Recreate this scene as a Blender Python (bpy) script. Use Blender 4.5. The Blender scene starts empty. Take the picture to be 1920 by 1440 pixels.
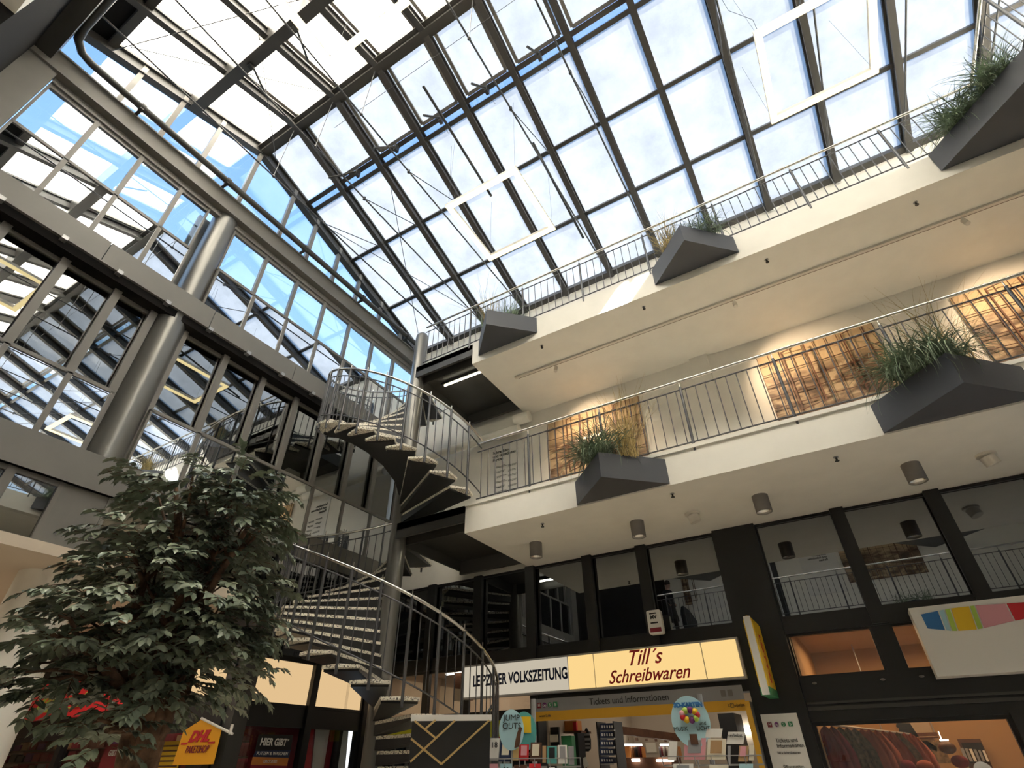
import bpy, math, random
from mathutils import Vector, Matrix
random.seed(7)
C = bpy.context.scene.collection
S = 6.8            # one unit of the plan (camera to gallery front) in metres
EYE = 1.6
# ---------------------------------------------------------------- camera
F_PX = 981.693
RM = Matrix(((0.85790959, 0.30916043, 0.41037904), (0.51370194, -0.50045918, -0.69688659), (-0.0100718, 0.8086782, -0.58816505)))
cd = bpy.data.cameras.new('camera'); cam = bpy.data.objects.new('camera', cd); C.objects.link(cam)
cd.sensor_fit = 'HORIZONTAL'; cd.sensor_width = 36; cd.lens = F_PX / 1920 * 36; cd.clip_start = 0.02; cd.clip_end = 300
cam.matrix_world = Matrix.Translation((0, 0, EYE)) @ RM.to_4x4()
bpy.context.scene.camera = cam
# ---------------------------------------------------------------- view, sky and sun
vs = bpy.context.scene.view_settings
vs.view_transform = 'Standard'; vs.look = 'None'; vs.gamma = 1; vs.use_curve_mapping = False; vs.exposure = 1.35
w = bpy.data.worlds.new('sky'); bpy.context.scene.world = w; w.use_nodes = True
nt = w.node_tree; nt.nodes.clear()
tc = nt.nodes.new('ShaderNodeTexCoord'); sep = nt.nodes.new('ShaderNodeSeparateXYZ'); rp = nt.nodes.new('ShaderNodeValToRGB')
bg = nt.nodes.new('ShaderNodeBackground'); wo = nt.nodes.new('ShaderNodeOutputWorld')
nt.links.new(tc.outputs['Generated'], sep.inputs[0]); nt.links.new(sep.outputs['Z'], rp.inputs[0])
nt.links.new(rp.outputs[0], bg.inputs[0]); nt.links.new(bg.outputs[0], wo.inputs[0])
e = rp.color_ramp.elements
e[0].position = 0.0; e[0].color = (0.95, 0.98, 1.0, 1)
e[1].position = 1.0; e[1].color = (0.24, 0.42, 0.84, 1)
m_ = e.new(0.45); m_.color = (0.46, 0.72, 1.0, 1)
m_ = e.new(0.78); m_.color = (0.29, 0.49, 0.90, 1)
bg.inputs[1].default_value = 0.74
SUN_DIR = Vector((0.55, -0.76, 0.36)).normalized()
sl = bpy.data.lights.new('sun', 'SUN'); sl.energy = 30; sl.angle = 0.009; sl.color = (1, 0.93, 0.82)
so = bpy.data.objects.new('sun', sl); C.objects.link(so); so.rotation_euler = SUN_DIR.to_track_quat('Z', 'Y').to_euler()
so.location = SUN_DIR * 40

# ---------------------------------------------------------------- helpers
def V(x, y, z): return Vector((x * S, y * S, z * S + EYE))
def ray(px, py): return RM @ Vector(((px - 960) / F_PX, (720 - py) / F_PX, -1))
def on(ax, val, px, py):            # plan point where a sight line meets a plane of the building
    d = ray(px, py); return d * (val / d[ax])
def hp(px, py, h):                  # plan point at a horizontal distance from the viewer
    d = ray(px, py); return d * (h / math.hypot(d.x, d.y))

def mat(name, col, rough=0.6, metal=0.0, noise=0.0, nscale=8.0, emit=0.0, bump=0.0, bscale=40.0, spec=0.5, col2=None, ramp=(.35, .65)):
    m = bpy.data.materials.new(name); m.use_nodes = True; t = m.node_tree; b = t.nodes['Principled BSDF']
    b.inputs['Base Color'].default_value = (*col, 1); b.inputs['Roughness'].default_value = rough; b.inputs['Metallic'].default_value = metal
    b.inputs['Specular IOR Level'].default_value = spec
    if noise or col2:
        n = t.nodes.new('ShaderNodeTexNoise'); n.inputs['Scale'].default_value = nscale; n.inputs['Detail'].default_value = 5
        co = t.nodes.new('ShaderNodeTexCoord'); t.links.new(co.outputs['Object'], n.inputs[0])
        r = t.nodes.new('ShaderNodeValToRGB'); t.links.new(n.outputs[0], r.inputs[0]); t.links.new(r.outputs[0], b.inputs['Base Color'])
        r.color_ramp.elements[0].position = ramp[0]; r.color_ramp.elements[1].position = ramp[1]
        c2 = col2 if col2 else tuple(c * (1 + noise) for c in col)
        r.color_ramp.elements[0].color = (*[c * (1 - noise) for c in col], 1); r.color_ramp.elements[1].color = (*c2, 1)
    if emit:
        b.inputs['Emission Color'].default_value = (*col, 1); b.inputs['Emission Strength'].default_value = emit
    if bump:
        n2 = t.nodes.new('ShaderNodeTexNoise'); n2.inputs['Scale'].default_value = bscale
        co2 = t.nodes.new('ShaderNodeTexCoord'); t.links.new(co2.outputs['Object'], n2.inputs[0])
        bu = t.nodes.new('ShaderNodeBump'); bu.inputs['Strength'].default_value = bump; bu.inputs['Distance'].default_value = 0.01
        t.links.new(n2.outputs[0], bu.inputs['Height']); t.links.new(bu.outputs[0], b.inputs['Normal'])
    return m
def glass(name, tint, refl, dark=None, rtint=(0.9, 0.95, 1), rough=0.0, darkshare=0.0):
    """flat pane: lets `tint` through, mirrors `refl`, the rest is body colour"""
    m = bpy.data.materials.new(name); m.use_nodes = True; t = m.node_tree; t.nodes.clear()
    o = t.nodes.new('ShaderNodeOutputMaterial'); mx = t.nodes.new('ShaderNodeMixShader')
    g = t.nodes.new('ShaderNodeBsdfGlossy'); g.inputs['Color'].default_value = (*rtint, 1); g.inputs['Roughness'].default_value = rough
    tr = t.nodes.new('ShaderNodeBsdfTransparent'); tr.inputs['Color'].default_value = (*tint, 1)
    base = tr
    if dark:
        df = t.nodes.new('ShaderNodeBsdfDiffuse'); df.inputs['Color'].default_value = (*dark, 1)
        m2 = t.nodes.new('ShaderNodeMixShader'); m2.inputs[0].default_value = darkshare
        t.links.new(tr.outputs[0], m2.inputs[1]); t.links.new(df.outputs[0], m2.inputs[2]); base = m2
    mx.inputs[0].default_value = refl
    t.links.new(base.outputs[0], mx.inputs[1]); t.links.new(g.outputs[0], mx.inputs[2]); t.links.new(mx.outputs[0], o.inputs[0])
    return m
def frosted(name, col, through, dirt=0.12, share=0.3):
    m = bpy.data.materials.new(name); m.use_nodes = True; t = m.node_tree; t.nodes.clear()
    o = t.nodes.new('ShaderNodeOutputMaterial')
    tl = t.nodes.new('ShaderNodeBsdfTranslucent'); tr = t.nodes.new('ShaderNodeBsdfTransparent'); tr.inputs[0].default_value = (*through, 1)
    n = t.nodes.new('ShaderNodeTexNoise'); n.inputs['Scale'].default_value = 1.3; n.inputs['Detail'].default_value = 8; n.inputs['Roughness'].default_value = 0.7
    co = t.nodes.new('ShaderNodeNewGeometry'); t.links.new(co.outputs['Position'], n.inputs[0])
    r = t.nodes.new('ShaderNodeValToRGB'); t.links.new(n.outputs[0], r.inputs[0]); t.links.new(r.outputs[0], tl.inputs[0])
    r.color_ramp.elements[0].position = 0.3; r.color_ramp.elements[1].position = 0.6
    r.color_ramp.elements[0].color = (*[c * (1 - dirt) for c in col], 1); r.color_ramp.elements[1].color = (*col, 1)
    mx = t.nodes.new('ShaderNodeMixShader'); mx.inputs[0].default_value = share
    gl = t.nodes.new('ShaderNodeBsdfGlossy'); gl.inputs['Roughness'].default_value = 0.02
    m3 = t.nodes.new('ShaderNodeMixShader'); m3.inputs[0].default_value = 0.04
    t.links.new(tl.outputs[0], mx.inputs[1]); t.links.new(tr.outputs[0], mx.inputs[2])
    t.links.new(mx.outputs[0], m3.inputs[1]); t.links.new(gl.outputs[0], m3.inputs[2]); t.links.new(m3.outputs[0], o.inputs[0])
    return m
def lamp(name, col, st):
    m = bpy.data.materials.new(name); m.use_nodes = True; t = m.node_tree; t.nodes.clear()
    o = t.nodes.new('ShaderNodeOutputMaterial'); em = t.nodes.new('ShaderNodeEmission'); em.inputs[0].default_value = (*col, 1); em.inputs[1].default_value = st
    t.links.new(em.outputs[0], o.inputs[0]); return m

M = dict(
    white=mat('warm_white_plaster', (0.90, 0.87, 0.79), 0.8, noise=0.02, nscale=3, bump=0.05),
    soffit=mat('plaster_soffit', (0.74, 0.69, 0.60), 0.85, noise=0.02, nscale=2),
    beige=mat('beige_ceiling', (0.68, 0.58, 0.46), 0.85),
    panel=mat('grey_metal_panel', (0.185, 0.175, 0.155), 0.45, 0.0, noise=0.05, nscale=1.5),
    frame=mat('grey_window_frame', (0.195, 0.182, 0.160), 0.4),
    dark=mat('dark_steel', (0.050, 0.048, 0.044), 0.45),
    roofsteel=mat('roof_steel', (0.055, 0.052, 0.047), 0.4, 0.0),
    black=mat('black_frame', (0.012, 0.012, 0.013), 0.45),
    blackroof=mat('black_ceiling_panel', (0.016, 0.015, 0.014), 0.9, spec=0.1),
    stainless=mat('brushed_steel', (0.62, 0.60, 0.56), 0.22, 1.0),
    railsteel=mat('painted_rail_steel', (0.115, 0.115, 0.12), 0.35, 0.6),
    column=mat('satin_grey_column', (0.20, 0.195, 0.18), 0.32, 0.5),
    terrazzo=mat('terrazzo', (0.10, 0.085, 0.07), 0.5, col2=(0.88, 0.83, 0.70), nscale=48, noise=0.0, ramp=(.40, .47)),
    riser=mat('stair_steel', (0.035, 0.036, 0.038), 0.4, 0.3),
    planter=mat('anthracite_planter', (0.080, 0.085, 0.098), 0.5),
    grass=mat('grey_green_grass', (0.20, 0.27, 0.17), 0.6, noise=0.35, nscale=5),
    straw=mat('straw_grass', (0.50, 0.38, 0.15), 0.6, noise=0.3, nscale=5),
    leaf=mat('ficus_leaf', (0.13, 0.17, 0.11), 0.36, col2=(0.32, 0.36, 0.25), nscale=2.5, noise=0.1),
    bark=mat('ficus_bark', (0.15, 0.085, 0.05), 0.9, noise=0.5, nscale=12, bump=0.8, bscale=25),
    floor=mat('stone_floor', (0.60, 0.54, 0.45), 0.35, noise=0.08, nscale=2),
    cable=mat('steel_cable', (0.10, 0.10, 0.10), 0.4, 0.5),
    lampgrey=mat('lamp_grey', (0.20, 0.185, 0.17), 0.5),
    reflector=mat('lamp_reflector', (0.8, 0.78, 0.74), 0.15, 1.0),
    lampwhite=mat('lamp_white', (0.75, 0.70, 0.62), 0.5),
    paper=mat('white_paper', (0.82, 0.80, 0.76), 0.6),
    cream=mat('cream', (0.80, 0.74, 0.60), 0.6),
    alu=mat('aluminium', (0.42, 0.42, 0.42), 0.4, 0.6),
    signgrey=mat('sign_grey', (0.30, 0.30, 0.31), 0.5),
    signyellow=mat('sign_yellow', (0.75, 0.40, 0.03), 0.5),
    yellow=mat('yellow_plastic', (0.85, 0.55, 0.02), 0.5),
    acid=mat('acid_yellow', (0.55, 0.55, 0.02), 0.5),
    red=mat('red', (0.62, 0.02, 0.03), 0.5),
    darkred=mat('dark_red', (0.25, 0.015, 0.03), 0.5),
    green=mat('green', (0.04, 0.25, 0.10), 0.5),
    lime=mat('lime', (0.45, 0.65, 0.10), 0.5),
    blue=mat('blue', (0.03, 0.17, 0.45), 0.5),
    pink=mat('pink', (0.75, 0.35, 0.40), 0.5),
    lightblue=mat('light_blue_card', (0.42, 0.66, 0.74), 0.5),
    teal=mat('teal_card', (0.10, 0.42, 0.40), 0.5),
    navy=mat('navy', (0.02, 0.035, 0.10), 0.5),
    purple=mat('purple', (0.15, 0.02, 0.15), 0.5),
    gold=mat('gold_line', (0.70, 0.50, 0.22), 0.35, 0.6),
    brown=mat('brown_wood', (0.12, 0.05, 0.025), 0.5, noise=0.2),
    orange=mat('orange', (0.60, 0.22, 0.05), 0.6),
    shopwall=mat('shop_wall', (0.46, 0.29, 0.14), 0.8),
    shopwhite=mat('shop_white', (0.48, 0.40, 0.31), 0.8),
    coat=mat('black_coat', (0.010, 0.010, 0.011), 0.8), skin=mat('skin', (0.45, 0.26, 0.18), 0.55), hair=mat('dark_hair', (0.03, 0.02, 0.015), 0.7),
    soil=mat('soil', (0.03, 0.02, 0.015), 0.9),
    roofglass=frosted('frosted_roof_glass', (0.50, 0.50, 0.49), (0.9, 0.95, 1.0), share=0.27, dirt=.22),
    sunglass=frosted('sun_brightened_roof_glass', (0.95, 0.93, 0.88), (0.9, 0.95, 1.0), share=0.05, dirt=.08),  # paler copy of roofglass: the near slope's extra sun brightness is in the colour
    skyglass=glass('clear_facade_glass', (0.90, 0.96, 1.0), 0.16),
    mirror=glass('coated_lower_glass', (0.1, 0.1, 0.1), 0.78, dark=(0.02, 0.02, 0.02), darkshare=0.9, rtint=(0.92, 0.96, 1.0)),
    tint=glass('tinted_glass', (0.50, 0.50, 0.46), 0.27, rtint=(0.92, 0.94, 0.95)),
    blackglass=glass('dark_shop_glass', (0.10, 0.10, 0.10), 0.30, dark=(0.004, 0.004, 0.005), darkshare=0.8, rtint=(0.85, 0.9, 0.95)),
    shopglass=glass('clear_shop_glass', (0.93, 0.93, 0.93), 0.05),
    ledstrip=lamp('led_strip', (1.0, 0.93, 0.70), 6.0),
    ledframe=lamp('led_pendant', (1.0, 0.80, 0.40), 1.1),
    tube=lamp('fluorescent_tube', (1.0, 0.95, 0.85), 3.0),
    litcream=lamp('backlit_cream_acrylic', (0.95, 0.66, 0.27), 0.40),
    litwhite=lamp('backlit_white_acrylic', (0.72, 0.64, 0.50), 0.30),
    frostlit=lamp('backlit_frosted_pane', (0.75, 0.52, 0.27), 0.40),
    bulb=lamp('warm_bulb', (1.0, 0.85, 0.6), 6.0),
    exitlamp=lamp('lamp_face', (0.9, 0.88, 0.8), 0.5),
)

class MB:
    def __init__(s): s.v = []; s.f = []; s.sm = []
    def add(s, vs, fs, sm=False):
        n = len(s.v); s.v += [Vector(p) for p in vs]
        for f in fs: s.f.append([n + i for i in f]); s.sm.append(sm)
        return s
    def box(s, x0, x1, y0, y1, z0, z1):
        p = [V(x, y, z) for z in (z0, z1) for x, y in ((x0, y0), (x1, y0), (x1, y1), (x0, y1))]
        return s.add(p, [(3, 2, 1, 0), (4, 5, 6, 7), (0, 1, 5, 4), (1, 2, 6, 5), (2, 3, 7, 6), (3, 0, 4, 7)])
    def obox(s, c, ax, ay, az):     # oriented box: metre centre and half-axis vectors
        c = Vector(c); p = [c + ax * i + ay * j + az * k for k in (-1, 1) for i, j in ((-1, -1), (1, -1), (1, 1), (-1, 1))]
        return s.add(p, [(3, 2, 1, 0), (4, 5, 6, 7), (0, 1, 5, 4), (1, 2, 6, 5), (2, 3, 7, 6), (3, 0, 4, 7)])
    def bar(s, a, b, wd, ht, up=Vector((0, 0, 1))):   # metre endpoints, width, height
        a = Vector(a); b = Vector(b); d = (b - a); L = d.length; d.normalize(); side = d.cross(up)
        if side.length < 1e-4: side = d.cross(Vector((1, 0, 0)))
        side.normalize(); u = side.cross(d)
        return s.obox((a + b) / 2, d * L / 2, side * wd / 2, u * ht / 2)
    def tube(s, pts, r, n=10, cap=True, r1=None):
        pts = [Vector(p) for p in pts]; N = len(pts); rings = []; prev = None
        for i, p in enumerate(pts):
            t = (pts[min(i + 1, N - 1)] - pts[max(i - 1, 0)]).normalized()
            if prev is None: a = t.orthogonal().normalized()
            else:
                a = prev - t * prev.dot(t); a.normalize()
            prev = a; b = t.cross(a); rr = r if r1 is None else r + (r1 - r) * i / (N - 1)
            if isinstance(r, (list, tuple)): rr = r[i]
            rings.append([p + a * (math.cos(2 * math.pi * k / n) * rr) + b * (math.sin(2 * math.pi * k / n) * rr) for k in range(n)])
        vs = [q for g in rings for q in g]
        fs = [(i * n + k, i * n + (k + 1) % n, (i + 1) * n + (k + 1) % n, (i + 1) * n + k) for i in range(N - 1) for k in range(n)]
        s.add(vs, fs, True)
        if cap: s.add(rings[0], [tuple(range(n))[::-1]]); s.add(rings[-1], [tuple(range(n))])
        return s
    def prism(s, poly, off):        # metre polygon extruded by a vector
        n = len(poly); off = Vector(off); p = [Vector(q) for q in poly]; q = [a + off for a in p]
        return s.add(p + q, [tuple(range(n))[::-1], tuple(range(n, 2 * n))] + [(i, (i + 1) % n, n + (i + 1) % n, n + i) for i in range(n)])
    def slab(s, poly, z0, z1):      # plan polygon (x, y) between two plan heights
        return s.prism([V(x, y, z0) for x, y in poly], (0, 0, (z1 - z0) * S))
    def ball(s, c, r, n=12, m=8, sz=1.0):
        vs = []; fs = []
        for i in range(m + 1):
            a = math.pi * i / m
            for k in range(n):
                b = 2 * math.pi * k / n; vs.append(Vector(c) + Vector((math.sin(a) * math.cos(b) * r, math.sin(a) * math.sin(b) * r, math.cos(a) * r * sz)))
        for i in range(m):
            for k in range(n): fs.append((i * n + k, (i + 1) * n + k, (i + 1) * n + (k + 1) % n, i * n + (k + 1) % n))
        return s.add(vs, fs, True)
    def build(s, name, m, parent=None, origin=None):
        if parent is not None: o0 = ORG[parent.name]
        elif origin is not None: o0 = Vector(origin)
        else:
            xs = [p.x for p in s.v]; ys = [p.y for p in s.v]; zs = [p.z for p in s.v]
            o0 = Vector(((min(xs) + max(xs)) / 2, (min(ys) + max(ys)) / 2, min(zs)))
        me = bpy.data.meshes.new(name); me.from_pydata([tuple(p - o0) for p in s.v], [], s.f)
        me.polygons.foreach_set('use_smooth', s.sm); me.materials.append(M[m] if isinstance(m, str) else m); me.update()
        o = bpy.data.objects.new(name, me); C.objects.link(o)
        if parent is not None: o.parent = parent
        else: o.location = o0
        ORG[o.name] = o0
        return o
ORG = {}
def tag(o, label=None, cat=None, group=None, kind=None):
    if label: o['label'] = label
    if cat: o['category'] = cat
    if group: o['group'] = group
    if kind: o['kind'] = kind
    return o
def thing(name, label, cat, loc, group=None, kind=None):
    o = bpy.data.objects.new(name, None); C.objects.link(o); o.location = loc; o.empty_display_size = 0.1; ORG[o.name] = Vector(loc)
    return tag(o, label, cat, group, kind)
def struct(name, mb, m, label=None, cat=None, parent=None):
    o = mb.build(name, m, parent)
    if parent is None: tag(o, label, cat, None, 'structure')
    return o
def one(name, mb, m, label, cat, group=None, kind=None):
    return tag(mb.build(name, m), label, cat, group, kind)
FONT = None
def text(name, body, size, m, pos, u, v, parent, align='CENTER', shear=0.0, bold=0.0, spacing=1.0, sx=1.0, ext=0.002):
    cu = bpy.data.curves.new(name, 'FONT'); cu.body = body; cu.size = size; cu.align_x = align; cu.align_y = 'CENTER'
    cu.shear = shear; cu.offset = bold; cu.space_character = spacing; cu.extrude = ext; cu.resolution_u = 4; cu.space_line = 0.95
    tmp = bpy.data.objects.new(name + '_c', cu); C.objects.link(tmp)
    dg = bpy.context.evaluated_depsgraph_get(); me = bpy.data.meshes.new_from_object(tmp.evaluated_get(dg))
    bpy.data.objects.remove(tmp)
    u = Vector(u).normalized(); v = Vector(v).normalized(); n = u.cross(v)
    mw = Matrix(((u.x * sx, v.x, n.x, 0), (u.y * sx, v.y, n.y, 0), (u.z * sx, v.z, n.z, 0), (0, 0, 0, 1)))
    me.transform(mw); o0 = ORG[parent.name]; me.transform(Matrix.Translation(Vector(pos) - o0))
    me.materials.clear(); me.materials.append(M[m] if isinstance(m, str) else m)
    o = bpy.data.objects.new(name, me); C.objects.link(o); o.parent = parent; ORG[o.name] = o0
    return o
X = Vector((1, 0, 0)); Y = Vector((0, 1, 0)); Z = Vector((0, 0, 1))
WN = [0]
def wname(): WN[0] += 1; return 'window_%d' % WN[0]
TN = [0]
def tname(): TN[0] += 1; return 'trim_%d' % TN[0]

# ================================================================ SETTING
FX = -1.24            # plane of the grey facade
BY = 1.33             # back wall of the galleries
LO0, LO1 = 0.452, 0.523   # lower gallery slab
UP0, UP1 = 0.970, 1.048   # upper gallery slab
XR = 1.9              # right end of the hall
struct('floor', MB().box(-3.2, XR + .3, -1.5, 3.0, -0.30, -EYE / S), 'floor')
# gallery slabs
b = MB().box(-0.727, XR, 1.0, BY, LO0, LO1); struct('gallery_slab', b, 'white')
b = MB().box(-0.727, XR, 1.0, BY, UP0, UP1); b.box(0.604, XR, -0.12, 1.0, UP0, UP1); struct('gallery_slab', b, 'white')
b = MB().box(-0.727, XR, 0.996, 1.0, LO1 - .004, LO1 + .004); struct(tname(), b, 'white')
# back wall above the shops, both storeys and parapet
b = MB().box(FX, XR, BY, BY + .04, LO0 - .02, 1.45); struct('wall_back', b, 'white')
struct(tname(), MB().box(-.165, -.115, BY - .012, BY - .0005, LO1, UP0), 'white')      # shallow pier
# opposite gallery behind the viewer (seen mirrored in the shop glass)
struct('gallery_slab', MB().box(-.835, XR, -.46, -.12, LO0, LO1), 'white')
struct('gallery_slab', MB().box(-.835, XR, -.46, -.12, UP0, UP1), 'white')
struct('wall_front', MB().box(FX, XR, -.50, -.46, -EYE / S, 1.45), 'white')
struct('wall_front', MB().box(FX, -.835, -.46, -.12, .345, 1.455), 'blackroof')
# right end of the hall
struct('wall_right', MB().box(XR, XR + .04, -.46, BY + .04, -EYE / S, 1.05), 'white')
# left shops: corridor ceiling and walls
struct('ceiling', MB().box(-3.0, FX + .002, -.46, 0.872, 0.325, 0.345), 'beige')
struct('wall_front', MB().box(-3.0, FX + .02, -.50, -.46, -EYE / S, 1.45), 'white'); struct('wall_drugstore', MB().box(-3.0, FX, 1.19, 1.20, -EYE / S, .46), 'black')
struct('wall_left', MB().box(-3.0, -2.96, -.46, 1.2, -EYE / S, 0.325), 'beige')
# facade spandrels with the panel joints
def spandrel(z0, z1, x0, x1, ys):
    for a, c in zip(ys[:-1], ys[1:]):
        struct('facade_panel', MB().box(x0, x1, a + .0009, c - .0009, z0, z1), 'panel')
PJ = [-.46, -.06, .215, .49, .77, 1.05, 1.33]
spandrel(.4625, .535, FX - .03, FX, PJ)
spandrel(.967, 1.028, FX - .03, FX, PJ)
spandrel(.327, .340, FX - .03, FX, [-.46, .86])
struct('facade_panel', MB().box(FX - .03, FX, -.46, -.058, .535, 1.375), 'panel')
struct('facade_panel', MB().box(FX - .05, FX - .002, -.46, 0.87, .4625, .4655), 'dark')
# floors of the offices behind the facade, dark rooms
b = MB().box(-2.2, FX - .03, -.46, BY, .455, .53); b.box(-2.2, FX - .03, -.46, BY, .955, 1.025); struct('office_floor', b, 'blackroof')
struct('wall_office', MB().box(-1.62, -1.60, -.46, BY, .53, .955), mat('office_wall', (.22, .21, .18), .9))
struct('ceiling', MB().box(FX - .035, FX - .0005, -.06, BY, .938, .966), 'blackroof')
# main facade girder, service pipe
struct('facade_girder', MB().box(FX - .03, FX + .006, -.12, BY, 1.376, 1.380).box(FX - .03, FX, -.12, BY, 1.380, 1.436).box(FX - .03, FX + .006, -.12, BY, 1.436, 1.441), 'panel')
struct('facade_girder', MB().box(FX, XR, -.120, -.085, 1.40, 1.455), 'dark')
# ---- facade windows
YS = [-.056, .055, .168, .281, .368, .452, .575, .698, .822, .945, 1.068, 1.190, 1.322]
def bar_y(mb, x0, x1, y0, y1, z0, z1): mb.box(x0, x1, y0, y1, z0, z1)
def fwin(y0, y1, z0, z1, tz, x, up, lo, mw=.0055, proud=.012, head=.012):
    o = thing(wname(), None, None, V(x, (y0 + y1) / 2, z0), kind='structure')
    f = MB(); f.box(x - .006, x + .006, y0, y0 + mw, z0, z1); f.box(x - .006, x + .006, y1 - mw, y1, z0, z1)
    f.box(x - .006, x + .004, y0 + mw, y1 - mw, z1 - head, z1); f.box(x - .006, x + .004, y0 + mw, y1 - mw, z0, z0 + .006)
    f.build('window_frame', 'frame', o)
    g = MB().box(x - .0012, x, y0 + mw, y1 - mw, tz, z1 - head); g.build('pane', up, o)
    xr = x + proud
    t = MB().box(x, xr + .003, y0, y1, tz - .004, tz + .004); t.box(x, xr + .003, y0, y0 + .005, z0, tz); t.box(x, xr + .003, y1 - .005, y1, z0, tz)
    t.build('guard_rail', 'frame', o)
    g = MB().box(xr - .0012, xr, y0 + .005, y1 - .005, z0, tz - .004); g.build('guard_pane', lo, o)
    return o
def joint(y, z0, z1, x, w_=.006):   # heavy post between two windows
    struct('facade_mullion', MB().box(x, x + .011, y - w_, y + w_, z0, z1), 'frame')
for i, (a, c) in enumerate(zip(YS[:-1], YS[1:])):
    if i == 4: continue
    fwin(a, c, 1.028, 1.352, 1.168, FX - .022, 'skyglass', 'mirror', mw=.0055, proud=.014)
    fwin(a, c, .535, .940, .684, FX - .040, 'tint', 'mirror', mw=.0085, proud=.026)
    fwin(a, c, .340, .4625, .345, FX - .016, 'tint' if i not in (0,) else 'tint', 'mirror', mw=.008, proud=.002, head=.010)
    if i > 0:
        pass
for y in YS[1:-1]:
    struct('facade_mullion', MB().box(FX - .062, FX - .024, y - .0085, y + .0085, .535, .940), 'frame')
for z0, z1 in ((.535, .94), (1.028, 1.376)):
    struct('facade_panel', MB().box(FX - .090, FX - .080, YS[4], YS[5], z0, z1), 'panel')
struct('facade_panel', MB().box(FX - .018, FX - .012, YS[4], YS[5], .340, .4625), 'panel')
struct(tname(), MB().box(FX - .03, FX - .012, -.056, BY, 1.352, 1.362).box(FX - .03, FX - .018, -.056, BY, 1.364, 1.376), 'frame')
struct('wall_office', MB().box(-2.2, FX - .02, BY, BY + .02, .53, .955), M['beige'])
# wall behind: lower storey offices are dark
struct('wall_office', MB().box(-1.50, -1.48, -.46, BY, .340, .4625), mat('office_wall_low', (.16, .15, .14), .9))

# ---- roof
RY, RZ, SL = 0.42, 1.765, 0.3222      # ridge and fall
def rz(y): return RZ - SL * abs(y - RY)
RXS = [FX - .005, -1.07, -.89, -.71, -.53, -.35, -.17, .012, .195, .39, .58, .77, .96, 1.15, 1.34, 1.53, 1.72, XR]
RYS_R = [RY, .655, .873, 1.10, 1.335]
RYS_L = [RY, .185, -.033]
NR = Vector((0, SL, 1)).normalized(); NL = Vector((0, -SL, 1)).normalized()
def rp_(x, y, off=0.0):
    n = NR if y >= RY else NL
    return V(x, y, rz(y)) + n * off
for i, x in enumerate(RXS):
    for side, yend in (('r', 1.335), ('l', -.12)):
        n = NR if side == 'r' else NL; y0 = RY + (.002 if side == 'r' else -.002)
        a = V(x, y0, rz(y0)); c = V(x, yend, rz(yend)); wd = .13 if i else .17; dp = .24 if i else .30
        up = n
        mb = MB(); mb.bar(a - n * .03, c - n * .03, wd, .05, up); mb.bar(a - n * dp, c - n * dp, wd * .95, .03, up); mb.bar(a - n * (dp / 2 + .01), c - n * (dp / 2 + .01), .05, dp, up)
        mb.bar(a + n * .010, c + n * .010, .05, .032, up)
        struct('roof_rafter', mb, 'roofsteel')
def purlin(y, x0, x1, wd, dp, cap=.016, off=0.0):
    n = NR if y > RY else NL; a = V(x0, y, rz(y)); c = V(x1, y, rz(y)); mb = MB()
    mb.bar(a - n * dp / 2, c - n * dp / 2, wd, dp, n); mb.bar(a + n * cap / 2, c + n * cap / 2, .05, cap, n)
    struct('roof_purlin', mb, 'roofsteel')
xa, xb = RXS[0], RXS[-1]
purlin(.660, xa, xb, .09, .16); purlin(.632, xa, xb, .10, .10)
purlin(.873, xa, xb, .08, .09); purlin(1.10, xa, xb, .08, .09); purlin(1.333, xa, xb, .22, .16)
purlin(.185, xa, xb, .22, .34); purlin(-.033, xa, xb, .14, .14)
a = V(xa, RY, RZ); c = V(xb, RY, RZ)
struct('roof_ridge', MB().bar(a - Z * .12, c - Z * .12, .30, .16).bar(a - Z * .22, c - Z * .22, .12, .14).bar(a - Z * .012, c - Z * .012, .15, .02), 'roofsteel')
def rpane(x0, x1, y0, y1, m):
    n = NR if (y0 + y1) / 2 > RY else NL
    o = thing(wname(), None, None, rp_((x0 + x1) / 2, (y0 + y1) / 2), kind='structure')
    g = .0025; s_ = 1 if y1 > y0 else -1
    P = [rp_(x0 + g, y0 + s_ * g), rp_(x1 - g, y0 + s_ * g), rp_(x1 - g, y1 - s_ * g), rp_(x0 + g, y1 - s_ * g)]
    MB().prism([p - n * .004 for p in P], n * .012).build('pane', m, o)
    return o
def sash(o, x0, x1, y0, y1):
    n = NR if (y0 + y1) / 2 > RY else NL; mb = MB(); q = [rp_(x, y) - n * .05 for x, y in ((x0, y0), (x1, y0), (x1, y1), (x0, y1))]
    for k in range(4): mb.bar(q[k], q[(k + 1) % 4], .07, .05, n)
    mb.build('sash', 'frame', o)
for i in range(len(RXS) - 1):
    x0, x1 = RXS[i], RXS[i + 1]
    for k in range(4):
        y0, y1 = RYS_R[k], RYS_R[k + 1]
        if k == 0: y0 += .009; y1 = .625
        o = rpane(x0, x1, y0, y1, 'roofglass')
        if k == 0 and i > 0: sash(o, x0 + .02, x1 - .02, y0 + .01, y1 - .006)
        if k == 0:
            rpane(x0, x1, .628, .664, 'skyglass')
    for k in range(2):
        y0, y1 = RYS_L[k], RYS_L[k + 1]
        if k == 0: y0 -= .009
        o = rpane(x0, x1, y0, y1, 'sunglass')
        if k == 0 and i in (1, 2, 3, 4): sash(o, x0 + .02, x1 - .02, y0 - .012, y1 + .03)
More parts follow.
